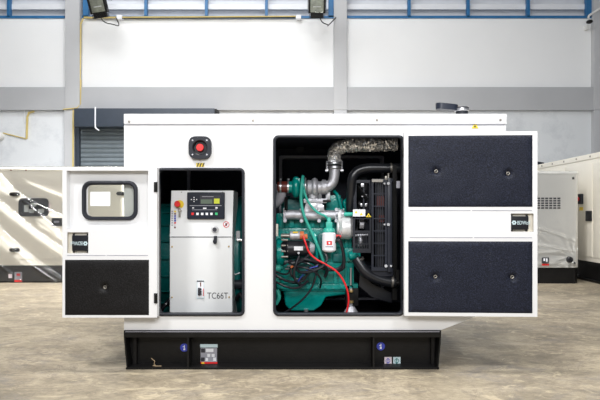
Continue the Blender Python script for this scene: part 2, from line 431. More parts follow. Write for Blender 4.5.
def floodlight(px, py, tilt, label):
    Yf = WY - .75; c = P(px, py, Yf)
    t = thing('floodlight', label, 'floodlight', c, 'wall floodlights')
    rot = Matrix.Rotation(math.radians(-tilt), 3, 'Y') @ Matrix.Rotation(math.radians(20), 3, 'X')
    def piece(name, m, x0, x1, y0, y1, z0, z1, bev=.004):
        b = MB(); b.box(x0, x1, y0, y1, z0, z1, bev)
        for v in b.b.verts: v.co = rot @ v.co + c
        return b.build(name, m, t)
    w, h = .15, .17
    piece('housing', M['black'], -w, w, -.02, .1, -h, h, .012)
    for bx in ((-w, -w + .03), (w - .035, w)): piece('bezel', M['black'], bx[0], bx[1], -.035, -.018, -h, h)
    piece('reflector', M['reflector'], -w + .035, w - .035, -.024, -.019, -h + .02, h, .001)
    piece('lamp_glass', M['glass'], -w + .03, w - .03, -.032, -.029, -h + .015, h, .001)
    piece('lamp_tube', M['paper'], -.07, .07, -.029, -.025, -.07, -.05, .001)
    b = MB()
    for k in range(4): b.box(-w + .015, w - .015, -.03, .08, -h - .075 + k * .018, -h - .066 + k * .018)
    b.box(-w + .04, w - .04, -.02, .07, -h - .08, -h)
    for v in b.b.verts: v.co = rot @ v.co + c
    b.build('heat_sink', M['black'], t)
    b = MB(); b.box(-w - .012, -w - .004, .0, .03, -.1, .22); b.box(w + .004, w + .012, .0, .03, -.1, .22)
    b.box(-w - .012, w + .012, .0, .03, .22, .23)
    for v in b.b.verts: v.co = rot @ v.co + c
    b.build('bracket', M['black'], t)
    MB().cyl(c + Vector((0, 0, .22)), Vector((c.x, WY - .01, c.z + .35)), .02, n=8).build('arm', M['black'], t)
    MB().tube([c + Vector((.05, .03, -.24)), c + Vector((.1, .1, -.3)), c + Vector((.2, .25, -.29)), c + Vector((.22, .5, -.22)), P(px + 19, 17.5, WY - .14)], .009, 6).build('cable', M['black'], t)
    return t
floodlight(97, 3, 9, 'black floodlight tilted on the wall beside the left column')
floodlight(317, 3.2, 0, 'black floodlight facing forward on the wall beside the middle column')

# ================================================================== BACKGROUND GENERATORS
def capsule_hinge(c, w, h, parent, m=None, axis='Y', name='hinge'):
    b = MB(); b.sph(c + Vector((-w * .3, 0, 0)), h, 12, 1.6, .6, 1); b.sph(c + Vector((w * .3, 0, 0)), h, 12, 1.6, .6, 1)
    b.cyl(c + Vector((0, -.005, -h * .9)), c + Vector((0, -.005, h * .9)), h * .5, n=10)
    return b.build(name, m or M['black'], parent)
# --- left one, wrapped in film
Y1 = 4.45
g = thing('wrapped_generator', 'cream generator in clear plastic film, left of the open cabinet', 'generator', P(30, 281, Y1), 'wrapped generators')
xl, xr = Xp(-190, Y1), Xp(124, Y1)
b = MB(); b.box(xl, xr, Y1, Y1 + 1.1, Zp(265.5, Y1), Zp(168.5, Y1), .012); b.build('body', M['cream'], g)
b = MB(); b.box(xl - .015, xr + .012, Y1 - .012, Y1 + 1.11, Zp(171, Y1), Zp(167.2, Y1), .01); b.build('roof', M['cream'], g)
b = MB(); b.box(xl, xr, Y1 + .0, Y1 + 1.1, 0, Zp(265.5, Y1), .004); b.build('base_frame', M['black'], g)
b = MB(); Yd = Y1 - .008
b.plate(rect(14, 184.5, 62, 259, Yd), [prr(20, 199, 48, 215.5, 3.2, Yd)], Yd, Y1 - .0005); b.build('door', M['cream'], g)
b = MB(); b.pbox(63.5, 184.5, 120.5, 259, Yd, .007, .002); b.build('door', M['cream'], g)
capsule_hinge(P(121, 193.5, Y1 - .02), .08, .028, g)
b = MB(); b.box(Xp(20, Yd), Xp(48, Yd), Y1 - .003, Y1 - .001, Zp(215.5, Yd), Zp(199, Yd)); dsp = b.build('display', M['slate'], g)
b = MB(); b.plate(prr(19.2, 198.2, 48.8, 216.3, 4, Yd), [prr(21.2, 200.2, 46.8, 214.3, 3, Yd)], Y1 - .03, Y1 - .002); b.build('window_gasket', M['rubber'], g)
b = MB(); b.pbox(24, 205, 28.5, 212, Y1 - .006, .003); b.pbox(31, 203, 36, 206.5, Y1 - .006, .003); b.pbox(38, 209, 44, 212.5, Y1 - .006, .003); b.pbox(29, 209, 34, 213, Y1 - .006, .003)
b.build('display_marks', M['paper'], dsp)
b = MB(); b.box(Xp(20.5, Y1), Xp(47.5, Y1), Y1 - .014, Y1 - .011, Zp(215, Y1), Zp(199.6, Y1)); b.build('pane', M['glass'], g)
for py in (194.2, 249.8): capsule_hinge(P(14.5, py, Y1 - .025), .1, .03, g)
b = MB(); b.pbox(51.5, 218, 61.5, 226, Y1 - .03, .03, .006); b.build('latch', M['plastic'], g)
b = MB(); b.pbox(54, 220.8, 59, 222.8, Y1 - .034, .005); b.build('latch_mark', M['inkgrey'], g)
b = MB(); b.pbox(48.6, 203, 49.6, 211, Y1 - .03, .02); b.build('label', M['stickerpink'], g)
for px in (11, 26): screw(px, 170.2, Y1 - .014, .75, g, M['rust'])
b = MB(); b.pbox(8.5, 274, 12, 278, Y1 - .004, .003); b.build('sticker', M['stickerpink'], g)
b = MB(); b.pbox(14.5, 272, 22, 279.8, Y1 - .004, .003); st = b.build('warning_label', M['inkgrey'], g)
b = MB(); b.pbox(14.5, 279.8, 22, 282, Y1 - .006, .003); b.pbox(16.5, 273.5, 20, 276, Y1 - .006, .002); b.build('warning_stripe', M['red'], g)
# film over it: a stretched sheet with diagonal folds
def film(name, x0, x1, z0, z1, Y, nx, nz, fold, label, m='wrap', top=.3):
    b = MB(); vs = {}
    for j in range(nz + 1):
        for i in range(nx + 1):
            u, v = i / nx, j / nz
            x = x0 + (x1 - x0) * u; z = z1 + (z0 - z1) * v
            vs[i, j] = b.b.verts.new((x, Y - fold(x, z), z))
    for j in range(nz):
        for i in range(nx): b.b.faces.new((vs[i, j], vs[i + 1, j], vs[i + 1, j + 1], vs[i, j + 1]))
    if top:
        t0 = [b.b.verts.new((vs[i, 0].co.x, Y + top, z1 + .012)) for i in range(nx + 1)]
        for i in range(nx): b.b.faces.new((t0[i], t0[i + 1], vs[i + 1, 0], vs[i, 0]))
    for f in b.b.faces: f.normal_update()
    o = b.build(name, M[m], None, ang=3.2)
    return tag(o, label, 'plastic film')
def foldL(x, z):
    px = 300 + x * sc(Y1); py = HY - (z - H) * sc(Y1)
    h = .018 + .006 * noise.noise(Vector((px * .05, py * .05, 0)))
    for (xa, ya, k, c, a, wd) in ((-20, 182, .95, .0036, .03, 2.0), (-20, 214, 1.1, .006, .03, 1.8), (-12, 176, .62, .0022, .022, 1.6), (10, 236, .95, .005, .03, 1.8),
                                  (-20, 246, .9, .004, .022, 1.6), (-10, 160, 1.25, .007, .022, 2.), (30, 216, .55, .002, .018, 1.5), (-20, 200, 1.35, .010, .024, 1.6), (20, 176, .4, .0, .012, 1.5)):
        dx = px - xa
        if dx < 0 or px > 85: continue
        yl = ya + k * dx - c * dx * dx * (.5)
        d = (py - yl) / wd
        h += 1.25 * a * math.exp(-abs(d) ** 1.4) * min(1, dx / 15) * min(1, (85 - px) / 15)
    return h
film('plastic_film', Xp(-60, Y1), Xp(123, Y1), Zp(281, Y1), Zp(166.5, Y1), Y1 - .02, 240, 160, foldL, 'clear wrinkled plastic film stretched over the left cream generator')
# --- right wrapped one
Y3 = 4.33
g = thing('wrapped_generator', 'cream generator in plastic film right of the open door, near the tall one', 'generator', P(555, 283, Y3), 'wrapped generators')
xa, xb = Xp(440, Y3), Xp(579.5, Y3)
ch = .05
for nm, mt, zz0, zz1, xe in (('body', M['greywhite'], Zp(267.5, Y3), Zp(174.5, Y3), xb), ('roof', M['greywhite'], Zp(174.5, Y3), Zp(171.5, Y3), xb + .01), ('base_frame', M['black'], 0, Zp(267.5, Y3), xb - .01)):
    b = MB(); e = .008 if nm == 'roof' else 0
    b.prism([Vector(p) for p in ((xa, Y3 - e, zz0), (xe - ch, Y3 - e, zz0), (xe, Y3 + ch, zz0), (xe, Y3 + 1.2, zz0), (xa, Y3 + 1.2, zz0))], (0, 0, zz1 - zz0)); b.build(nm, mt, g)
b = MB()
for i in range(9):
    for j in range(5): 
        b.pbox(525 + i * 4.05, 197.6 + j * 2.4, 528 + i * 4.05, 199.2 + j * 2.4, Y3 - .003, .003)
b.build('vent_grille', M['ink'], g)
MB().pbox(572.4, 177, 574.4, 179.4, Y3 - .008, .008).build('bolt', M['black'], g)
b = MB(); b.pbox(542, 257.5, 549, 263, Y3 - .026, .003); b.build('label', M['ink'], g)
b = MB(); b.pbox(543.5, 258.4, 545.2, 261, Y3 - .028, .002); b.pbox(546, 258.4, 547.6, 262, Y3 - .028, .002); b.build('label_mark', M['paper'], g)
b = MB(); b.pbox(542, 263.5, 549, 265.5, Y3 - .026, .003); b.build('label_stripe', M['red'], g)
c = P(569, 259.5, Y3)
MB().cyl(c, c - Vector((0, .05, 0)), .045, .04, 16, .008).build('filler_cap', M['plastic'], g)
MB().cyl(P(574.5, 263, Y3), P(574.5, 263, Y3 - .03), .015, n=10).build('plug', M['plastic'], g)
def foldR(x, z):
    px = 300 + x * sc(Y3); py = HY - (z - H) * sc(Y3)
    h = .012 + .006 * noise.noise(Vector((px * .07, py * .07, 3)))
    cx, cy = 572, 256
    d = Vector((px - cx, py - cy)); a = math.atan2(d.y, d.x)
    r = d.length
    h += .009 * math.exp(-r / 26) * math.sin(a * 13 + r * .06) * min(1, r / 6)
    for (ya, k, am) in ((226, .35, .012), (243, .18, .014), (232, .75, .010), (262, .02, .012), (252, -.1, .01)):
        dd = (py - (ya + k * (px - 536))) / 1.3
        h += am * math.exp(-dd * dd)
    return h
film('plastic_film', Xp(500, Y3), Xp(577, Y3), Zp(268, Y3), Zp(171, Y3), Y3 - .012, 110, 130, foldR, 'clear crinkled plastic film over the right cream generator')
# --- tall one along the right side
GX = 4.17
g = thing('tall_generator', 'tall cream generator standing lengthwise at the right edge', 'generator', (GX + .6, 5, 0))
yn, yf = 3.2, 6.85
b = MB(); b.box(GX, GX + 1.25, yn, yf, .29, 1.76, .01); b.build('body', M['cream'], g)
b = MB(); b.box(GX - .012, GX + 1.26, yn - .01, yf + .01, 1.76, 1.84, .015); b.build('roof', M['cream'], g)
b = MB(); b.box(GX + .05, GX + 1.2, yn, yf, 0, .29); b.box(GX, GX + .05, yn, yf, .24, .29); b.box(GX, GX + .05, yn, yf, 0, .03); b.build('base_frame', M['black'], g)
for y0, y1 in ((3.4, 4.42), (4.46, 5.2), (5.3, 6.7)):
    b = MB(); b.box(GX - .01, GX - .0005, y0, y1, .36, 1.70, .004); b.build('door_panel', M['cream'], g)
def side_at(px, py):
    s = (px - 300) / GX; return F / s - D, H - (py - HY) / s
y, z = side_at(582, 199)
b = MB(); b.box(GX - .05, GX - .008, y - .06, y + .06, z - .075, z + .075, .012); eb = b.build('emergency_stop_box', M['rubber'], g)
MB().cyl((GX - .05, y, z), (GX - .075, y, z), .03, .035, 16, .008).build('red_button', M['red'], eb)
b = MB(); b.box(GX - .014, GX - .008, y - .05, y + .05, z - .17, z - .12); b.build('warning_sticker', M['yellow'], g)
y, z = side_at(590, 216)
b = MB(); b.box(GX - .03, GX - .008, y - .075, y + .075, z - .075, z + .075, .008); b.build('latch', M['plastic'], g)
for py in (1.80,):
    for yy in (4.5, 4.9, 5.3, 5.7, 6.1):
        MB().cyl((GX - .011, yy, py), (GX - .02, yy, py), .014, n=8).build('screw', M['zinc'], g)
rc = thing('rain_cap', 'black exhaust flap on the roof of the tall right generator', 'rain cap', (4.3, 6.55, 1.84))
def raincap(parent, c, k, yaw=0.):
    q = Matrix.Rotation(yaw, 3, 'Z')
    def T(b):
        for v in b.b.verts: v.co = q @ (v.co * k) + Vector(c)
        return b
    T(MB().cyl((.13, 0, 0), (.13, 0, .022), .05, n=20, bev=.004)).build('collar', M['steel'], parent)
    T(MB().cyl((.13, 0, .020), (.13, 0, .028), .052, .046, n=20)).build('collar_lip', M['rubber'], parent)
    b = MB(); 
    pts = rrect(-.055, .10, -.04, .04, .038, 8)
    vs = [Vector((x, z, .043 + (0.10 - x) * .10)) for x, z in pts]
    b.prism(vs, (0, 0, -.042)); T(b).build('flap', M['slate'], parent)
    b = MB()
    b.box(.08, .17, -.012, .012, .026, .034, .003); b.cyl((.1, -.03, .03), (.1, .03, .03), .006, n=8); b.cyl((.03, -.025, .01), (.08, -.02, .035), .004, n=6); b.cyl((.03, .025, .01), (.08, .02, .035), .004, n=6)
    T(b).build('pivot', M['zinc'], parent)
raincap(rc, (4.27, 6.55, 1.84), 1.3, .3)

# ================================================================== THE OPEN GENERATOR ENCLOSURE
G = thing('generator_enclosure', 'large open white generator enclosure on a black steel base frame', 'generator enclosure', (0, .5, 0))
YB = 1.05
X0, X1 = Xp(124), Xp(506)
zb, zt = Zp(330), Zp(125)
b = MB()
outl = [(X0, zb), (Xp(441), zb), (X1, Zp(305)), (X1, zt), (X0, zt)]
holes = [prr(158, 168.5, 243.5, 315, 4, 0), prr(274, 136, 403, 315, 4, 0)]
b.plate(outl, holes, 0, .03)
b.plate(outl, [], YB, YB + .02)
b.box(X0, X0 + .02, .03, YB, zb, zt)
b.box(X1 - .02, X1, .03, YB, Zp(305), zt)
b.prism([Vector((Xp(441), .03, zb)), Vector((X1, .03, Zp(305))), Vector((X1, .03, Zp(305) + .015)), Vector((Xp(441), .03, zb + .015))], (0, YB - .03, 0))
b.box(X0, Xp(441), .03, YB, zb, zb + .01)
b.build('body', M['white'], G, ang=.3)
b = MB(); b.box(X0 - .0, X1 + .003, -.008, YB + .03, zt + .004, Zp(113.9), .008, 2)
b.build('roof', M['white'], G)
b = MB(); b.box(X0 + .004, X1 - .01, -.003, YB, zt - .001, zt + .006); b.build('roof_seal', M['inkgrey'], G)
for px, py in ((129, 121.5), (253, 120.3), (377, 119.8), (500.5, 119.8)): screw(px, py, -.009, 1.3, G)
# lining of foam
b = MB()
b.box(X0 + .021, X1 - .022, YB - .05, YB - .001, zb + .012, zt - .002)
b.box(X0 + .021, X0 + .06, .031, YB - .05, zb + .012, zt - .002)
b.box(X1 - .06, X1 - .021, .031, YB - .05, Zp(305) + .016, zt - .002)
b.box(X0 + .06, X1 - .06, .031, YB - .05, zt - .04, zt - .002)
b.build('acoustic_lining', M['lining'], G)
b = MB(); b.box(X0 + .06, Xp(441), .032, YB - .05, zb + .011, zb + .02); b.build('inner_floor', M['black'], G)
# rear door frame seen inside
YR = YB - .06
def ring_tube(px0, py0, px1, py1, r, rad, Y, m, name, parent, n=8):
    pts = [Vector((x, Y, z)) for x, z in prr(px0, py0, px1, py1, r, Y)]
    return MB().tube(pts, rad, n, closed=True, smooth=False).build(name, M[m], parent)
YRs = .93
b = MB(); b.plate(prr(279, 155.5, 384, 300, 2, YRs), [prr(282, 158.3, 381, 298, 2, YRs)], YRs, YRs + .06); b.build('rear_door_frame', M['inkgrey'], G)
b = MB(); b.pbox(298, 138, 303.5, 146, .85, .02); b.cyl(P(300, 149, .85), P(300, 149, .83), .03, n=16); b.build('roof_bracket', M['rubber'], G)
b = MB(); b.pbox(187, 168, 190, 192, .8, .03); b.build('inner_post', M['inkgrey'], G)
b = MB(); b.pbox(247, 132, 268, 322, .15, .02); b.build('centre_post', M['black'], G)
# gaskets
for a in ((157.6, 168.8, 243.8, 315, 4), (274, 136.2, 403.4, 315, 4.5)):
    b = MB(); Yg = -.004
    o_ = prr(a[0] - .9, a[1] - .9, a[2] + .9, a[3] + .9, a[4] + 1, Yg); i_ = prr(a[0] + 1.7, a[1] + 1.7, a[2] - 1.7, a[3] - 1.7, a[4] - .3, Yg)
    b.plate(o_, [i_], -.010, .034)
    pts = [Vector((x, -.012, z)) for x, z in prr(a[0] + .8, a[1] + .8, a[2] - .8, a[3] - .8, a[4], Yg)]
    b.tube(pts, .0065, 8, closed=True, smooth=False)
    b.build('door_gasket', M['rubber'], G)
# base frame
b = MB()
xb0, xb1 = Xp(124.3), Xp(440.8)
b.box(xb0, xb1, -.012, YB + .02, Zp(337), zb - .001, .003)
b.box(xb0 + .012, xb1 - .012, -.01, YB + .02, .0, .013, .003)
b.box(xb0 + .012, xb1 - .012, .085, .095, .012, Zp(337))
b.box(xb0 + .012, xb1 - .012, YB - .1, YB - .09, .012, Zp(337))
for s_, e in ((xb0, 1), (xb1, -1)):
    b.prism([Vector((s_, -.01, Zp(337))), Vector((s_ + e * .018, -.01, .0)), Vector((s_ + e * .026, -.01, .0)), Vector((s_ + e * .008, -.01, Zp(337)))], (0, YB, 0))
for px in (188.2, 373.5):
    b.box(Xp(px) - .005, Xp(px) + .005, -.008, .086, .012, Zp(337))
b.build('base_frame', M['black'], G)
b = MB(); b.box(Xp(126), Xp(439), -.0135, -.0125, Zp(331.6), Zp(331.0)); b.build('base_seam', M['inkgrey'], G)
b = MB()
for px in (132.5, 434.8): b.box(Xp(px) - .01, Xp(px) + .01, .05, .085, .012, Zp(337))
b.build('end_gusset', M['black'], G)
Yw = .083
def disc(px, py, r, Y, m, name, parent, t=.002):
    c = P(px, py, Y); return MB().cyl(c + Vector((0, t / 2, 0)), c - Vector((0, t / 2, 0)), R(r, Y), n=28).build(name, M[m], parent)
for px, py in ((184.3, 347.6), (380.8, 346.3)):
    d = disc(px, py, 4.1, Yw, 'blue', 'blue_sticker', G)
    b = MB(); b.pbox(px - .3, py - 2.4, px + .5, py + 1.2, Yw - .002, .001); b.pbox(px - .9, py + .9, px + .9, py + 2.5, Yw - .002, .001); b.pbox(px - 1.6, py - 1.2, px, py - .5, Yw - .002, .001)
    b.build('sticker_mark', M['paper'], d)
# rating label
def pb(name, m, parent, *rs, Y, d=.002):
    b = MB()
    for r in rs: b.pbox(r[0], r[1], r[2], r[3], Y, d)
    return b.build(name, M[m], parent)
L0 = pb('warning_placard', 'inkgrey', G, (200.6, 348, 217, 364.2), Y=Yw - .001)
pb('placard_blocks', 'paper', L0, (206, 348.8, 213.4, 352), (207.3, 354, 210.2, 357), (211.6, 354, 214.6, 357), (205.5, 358, 208, 361), (213.2, 357.6, 216, 361), Y=Yw - .003)
pb('placard_header', 'stickerblue', L0, (200.2, 344.2, 217.6, 347.5), Y=Yw - .003)
pb('placard_dark_block', 'ink', L0, (201, 348.6, 205, 352.6), (201, 357.5, 204.6, 361.3), Y=Yw - .003)
pb('placard_stripe', 'red', L0, (200.6, 362, 217.4, 364.4), Y=Yw - .003)
pb('placard_triangle', 'yellow', L0, (201.6, 362.3, 204.2, 364), Y=Yw - .0045)
pb('placard_footer', 'paper', L0, (204.5, 365, 216.8, 366), Y=Yw - .003)
for k, (a, mm) in enumerate(((384.4, 'stickerpink'), (393.2, 'stickerblue'))):
    q = pb('square_label', mm, G, (a, 357, a + 7.3, 364.8), Y=Yw - .001)
    c = P(a + 3.6, 360.8, Yw - .003)
    pts = [c + Vector((math.cos(t * .7) * R(2.1, 0), 0, math.sin(t * .7) * R(2.1, 0))) for t in range(9)]
    MB().tube(pts, .0016, 5, closed=True, smooth=False).pbox(a + 3.2, 358, a + 4, 364, Yw - .003, .001).build('label_symbol', M['blue'] if k == 0 else M['tealdark'], q)
# scrap on the flange
t = thing('scrap_cord', 'small tan scrap of cord lying on the base frame flange', 'debris', P(153, 366, .03))
MB().tube([P(151.3, 358.2, .04), P(153, 359.8, .035), P(154.6, 361.2, .03), P(154.2, 364, .03), P(155.5, 365.2, .03)], .0026, 6).build('cord', M['scrap'], t)
MB().tube([P(153, 365.6, .02), P(157, 366.2, .015), P(161.5, 366.2, .02)], .004, 6).build('loose_end', M['scrap'], t)

# emergency stop housing on the front
c = P(200.6, 148, 0)
def squircle(rx, rz, n=40, p=3.6):
    out = []
    for k in range(n):
        a = 2 * PI * k / n; ca, sa = math.cos(a), math.sin(a)
        out.append((c.x + rx * math.copysign(abs(ca) ** (2 / p), ca), c.z + rz * math.copysign(abs(sa) ** (2 / p), sa)))
    return out
b = MB(); rr = R(11.2, 0)
circ = [(c.x + R(7.4, 0) * math.cos(2 * PI * k / 32), c.z + R(7.4, 0) * math.sin(2 * PI * k / 32)) for k in range(32)]
b.plate(squircle(rr, rr), [circ], -.03, -.0005)
es = b.build('emergency_stop_housing', M['rubber'], G, ang=.5)
b = MB(); q = Matrix(((1, 0, 0), (0, 0, 1), (0, -1, 0)))   # local z -> -Y? (axis along Y)
b.lathe([(R(7.6, 0), -.031), (R(6.8, 0), -.026), (R(6.2, 0), -.004), (0, -.003)], (c.x, 0, c.z), Matrix(((1, 0, 0), (0, 0, 1), (0, 1, 0))), 32)
b.build('recess_cup', M['plastic'], es)
MB().cyl(c + Vector((0, -.003, 0)), c + Vector((0, -.016, 0)), R(2.1, 0), n=20).cyl(c + Vector((0, -.016, 0)), c + Vector((0, -.029, 0)), R(3.2, 0), R(3.7, 0), 24, .003).build('red_button', M['red'], es)
MB().tube([c + Vector((math.cos(a) * R(1.7, 0), -.0293, math.sin(a) * R(1.7, 0))) for a in (0, 2.1, 4.2)], .0012, 5, closed=True, smooth=False).build('button_mark', M['brown'], es)
for sx in (-1, 1):
    for sz in (-1, 1):
        p = c + Vector((sx * R(7.1, 0), 0, sz * R(7.1, 0))); MB().cyl(p + Vector((0, -.028, 0)), p + Vector((0, -.0325, 0)), R(.8, 0), n=10).build('screw', M['silver'], es)
# hazard sticker and ring sticker
hz = pb('hazard_sticker', 'yellow', G, (196.3, 163, 204.3, 166.8), Y=-.002)
b = MB()
for k in range(3):
    a = 196.6 + k * 2.7
    b.prism([P(a, 166.8, -.003), P(a + 1.2, 166.8, -.003), P(a + 2.6, 163, -.003), P(a + 1.4, 163, -.003)], (0, .001, 0))
b.build('hazard_stripes', M['ink'], hz)
p = P(200.4, 160.9, -.002)
MB().tube([p + Vector((math.cos(a * .6) * R(1.1, 0), 0, math.sin(a * .6) * R(1.1, 0))) for a in range(10)], .0013, 5, closed=True, smooth=False).build('ring_sticker', M['stickerpink'], G)
b = MB(); b.prism([P(471.6, 128.3, -.003), P(478.6, 128.3, -.003), P(475.1, 122.6, -.003)], (0, .002, 0)); wt = b.build('warning_triangle', M['yellow'], G)
b = MB(); b.prism([P(473.8, 127.3, -.0042), P(476.4, 127.3, -.0042), P(475.1, 125, -.0042)], (0, .001, 0)); b.build('triangle_mark', M['ink'], wt)
raincap(G, (Xp(452, .45) - .06, .45, Zp(111.5, .45)), 1.0, 0)
MB().cyl((Xp(452, .45) + .07, .45, Zp(113.2) - .01), (Xp(452, .45) + .07, .45, Zp(111.5, .45) + .002), .042, n=20).build('exhaust_stub', M['rubber'], G)

# ---------------- doors
def grid_foam(px0, py0, px1, py1, Y, t, dimples, m, parent, step=.006):
    x0, x1, z0, z1 = Xp(px0, Y), Xp(px1, Y), Zp(py1, Y), Zp(py0, Y)
    nx, nz = int((x1 - x0) / step), int((z1 - z0) / step)
    b = MB(); vs = {}
    dm = [P(u, v, Y) for u, v in dimples]
    for j in range(nz + 1):
        for i in range(nx + 1):
            x = x0 + (x1 - x0) * i / nx; z = z0 + (z1 - z0) * j / nz
            e = min(x - x0, x1 - x, z - z0, z1 - z)
            h = .006 * (1 - math.exp(-e / .012)) + .0022 * noise.noise(Vector((x * 9, z * 9, 1)))
            for d in dm:
                q = math.hypot(x - d.x, z - d.z); h -= .024 * math.exp(-(q / .019) ** 2)
            vs[i, j] = b.b.verts.new((x, Y - h, z))
    for j in range(nz):
        for i in range(nx): b.b.faces.new((vs[i, j], vs[i + 1, j], vs[i + 1, j + 1], vs[i, j + 1]))
    b.box(x0, x1, Y + .0195, Y + t, z0, z1)
    return b.build('foam_panel', M[m], parent)

def latch_unit(parent, px0, py0, px1, py1, Y, flip):
    """recess box, black paddle and printed mark; flip = turned upside down"""
    xa, xb, za, zc = Xp(px0, Y), Xp(px1, Y), Zp(py1, Y), Zp(py0, Y)
    b = MB(); b.plate([(xa - .002, za - .002), (xb + .002, za - .002), (xb + .002, zc + .002), (xa - .002, zc + .002)], [[(xa, za), (xb, za), (xb, zc), (xa, zc)]], Y + .002, Y + .03)
    b.box(xa, xb, Y + .026, Y + .03, za, zc)
    L = b.build('latch', M['cream'], parent)
    w, h = xb - xa, zc - za
    sgn = -1 if flip else 1
    cx, cz = (xa + xb) / 2 + (-sgn) * w * .10, (za + zc) / 2 - .002
    pw, ph = w * .78, h * .74
    b = MB(); b.box(cx - pw / 2, cx + pw / 2, Y + .002, Y + .026, cz - ph / 2, cz + ph / 2, .004)
    b.box(cx - pw * .47, cx - pw * .40, Y + .008, Y + .026, cz - h * .46, cz + h * .46); b.box(cx + pw * .40, cx + pw * .47, Y + .008, Y + .026, cz - h * .46, cz + h * .46)
    b.build('latch_paddle', M['plastic'], L)
    # mark: flower-like emblem and letters
    ppx = 300 + cx * sc(Y); ppy = HY - (cz - H) * sc(Y)
    s = R(1, Y)
    b = MB(); ec = Vector((cx - sgn * pw * .33, Y + .0005, cz + sgn * .002))
    for k in range(6):
        a = k * PI / 3; b.cyl(ec + Vector((math.cos(a) * s * 1.5, .0012, math.sin(a) * s * 1.5)), ec + Vector((math.cos(a) * s * 1.5, 0, math.sin(a) * s * 1.5)), s * .85, n=8)
    b.build('latch_emblem', M['stickerblue'], L)
    text('BDWolf', 'latch_lettering', ppx + sgn * 3.5, ppy, 3.9, Y + .0012, M['stickerblue'], L, rot=PI if flip else 0, xs=.68)
    return L

# left door: tray with recessed upper skin, window, latch and foam
YD0, YD1 = -.084, -.026
DL = MB()
Y = YD0
DL.plate(rect(62.4, 167.6, 157, 317.6, Y), [rect(66.5, 170.6, 148.2, 229.2, Y), rect(67.3, 232.3, 88.3, 253.3, Y), rect(65, 259.8, 149, 315.2, Y)], Y, Y + .006)
# returns, skin
xL0, xL1, zL0, zL1 = Xp(62.4, Y), Xp(157, Y), Zp(317.6, Y), Zp(167.6, Y)
DL.box(xL0, xL0 + .006, Y + .006, YD1, zL0, zL1); DL.box(xL1 - .006, xL1, Y + .006, YD1, zL0, zL1)
DL.box(xL0, xL1, Y + .006, YD1, zL0, zL0 + .006); DL.box(xL0, xL1, Y + .006, YD1, zL1 - .006, zL1)
DL.box(Xp(66.5, Y) - .001, Xp(66.5, Y), Y + .006, YD1 - .004, Zp(229.2, Y), Zp(170.6, Y)); DL.box(Xp(148.2, Y), Xp(148.2, Y) + .003, Y + .006, YD1 - .004, Zp(229.2, Y), Zp(170.6, Y))
DL.box(Xp(66.5, Y), Xp(148.2, Y), Y + .006, YD1 - .004, Zp(229.2, Y) - .003, Zp(229.2, Y)); DL.box(Xp(66.5, Y), Xp(148.2, Y), Y + .006, YD1 - .004, Zp(170.6, Y), Zp(170.6, Y) + .003)
DL.plate(rect(62.4, 167.6, 157, 317.6, Y), [prr(84.5, 184, 135, 217.6, 6, Y)], YD1 - .005, YD1)
dl = DL.build('door', M['white'], G, ang=.3)
b = MB(); Yw2 = YD1 - .02
b.plate(prr(81.8, 180.8, 137.2, 220.2, 9, Yw2), [prr(85.6, 184.8, 133.6, 216.6, 6, Yw2)], Yw2, YD1 + .006)
pts = [Vector((x, Yw2, z)) for x, z in prr(83.6, 182.7, 135.4, 218.4, 7.6, Yw2)]
b.tube(pts, R(1.75, Yw2), 8, closed=True, smooth=False)
b.build('window_gasket', M['rubber'], dl)
b = MB(); b.pbox(84, 183.5, 135.3, 218, YD1 - .004, .003); b.build('window_pane', M['glass'], dl)
b = MB(); b.pbox(90.3, 191.8, 110.2, 206, YD1 - .006, .001); b.build('paper_notice', M['paper'], dl)
text('- - -- - -', 'notice_line', 100.4, 198.3, 1.2, YD1 - .0072, M['inkgrey'], dl)
latch_unit(dl, 67.3, 232.3, 88.3, 253.3, YD0, True)
grid_foam(65.1, 259.9, 148.9, 315.1, YD0 - .0, .03, [(104.5, 287.3)], 'foamblack', dl)
c = P(104.8, 287.3, YD0 + .004); MB().tube([c + Vector((math.cos(a * .785) * .009, .004, math.sin(a * .785) * .009)) for a in range(8)], .0034, 6, closed=True, smooth=False).build('foam_fastener', M['zinc'], dl)
pb('seam', 'inkgrey', dl, (67, 255.1, 105.6, 255.8), (106.6, 255.1, 148, 255.8), Y=YD0 - .0012, d=.001)
for py in (187, 298.3):
    b = MB(); b.pbox(153.8, py - 5, 156.2, py + 5, YD0 - .006, .006, .003); b.cyl(P(156.6, py - 5, YD0 - .002), P(156.6, py + 5, YD0 - .002), .006, n=10); b.build('hinge', M['black'], G)
# right door (leaf swung a little past flat)
Y = -.075
def YY(px): return Y - .035 * (px - 404) / 134
Wm = MB()
Wm.plate(rect(404.6, 132.0, 535.4, 315.8, Y), [rect(408.6, 135.8, 530.6, 207, Y), rect(408.6, 241.2, 530.6, 312.4, Y), rect(509.6, 213.5, 531.6, 231.6, Y)], Y, Y + .006)
xa, xb, za, zc = Xp(404.6, Y), Xp(535.4, Y), Zp(315.8, Y), Zp(132.0, Y)
Wm.box(xa, xa + .006, Y + .006, Y + .045, za, zc); Wm.box(xb - .006, xb, Y + .006, Y + .045, za, zc)
Wm.box(xa, xb, Y + .006, Y + .045, za, za + .006); Wm.box(xa, xb, Y + .006, Y + .045, zc - .006, zc)
Wm.box(xa, xb, Y + .038, Y + .045, za, zc)
hub = Vector((xa, Y + .045, 0))
dr = bpy.data.objects.new('door', None)
bm_door = Wm.build('door', M['white'], G, ang=.3)
rd = bm_door
parts = []
latch_unit(rd, 509.6, 213.5, 531.6, 231.6, Y, False)
grid_foam(408.8, 136, 530.4, 206.8, Y - .0, .03, [(436.3, 171.3), (507, 173.8)], 'foam', rd)
grid_foam(408.8, 241.4, 530.4, 312.2, Y - .0, .03, [(435.5, 276.5), (511, 276.5)], 'foam', rd)
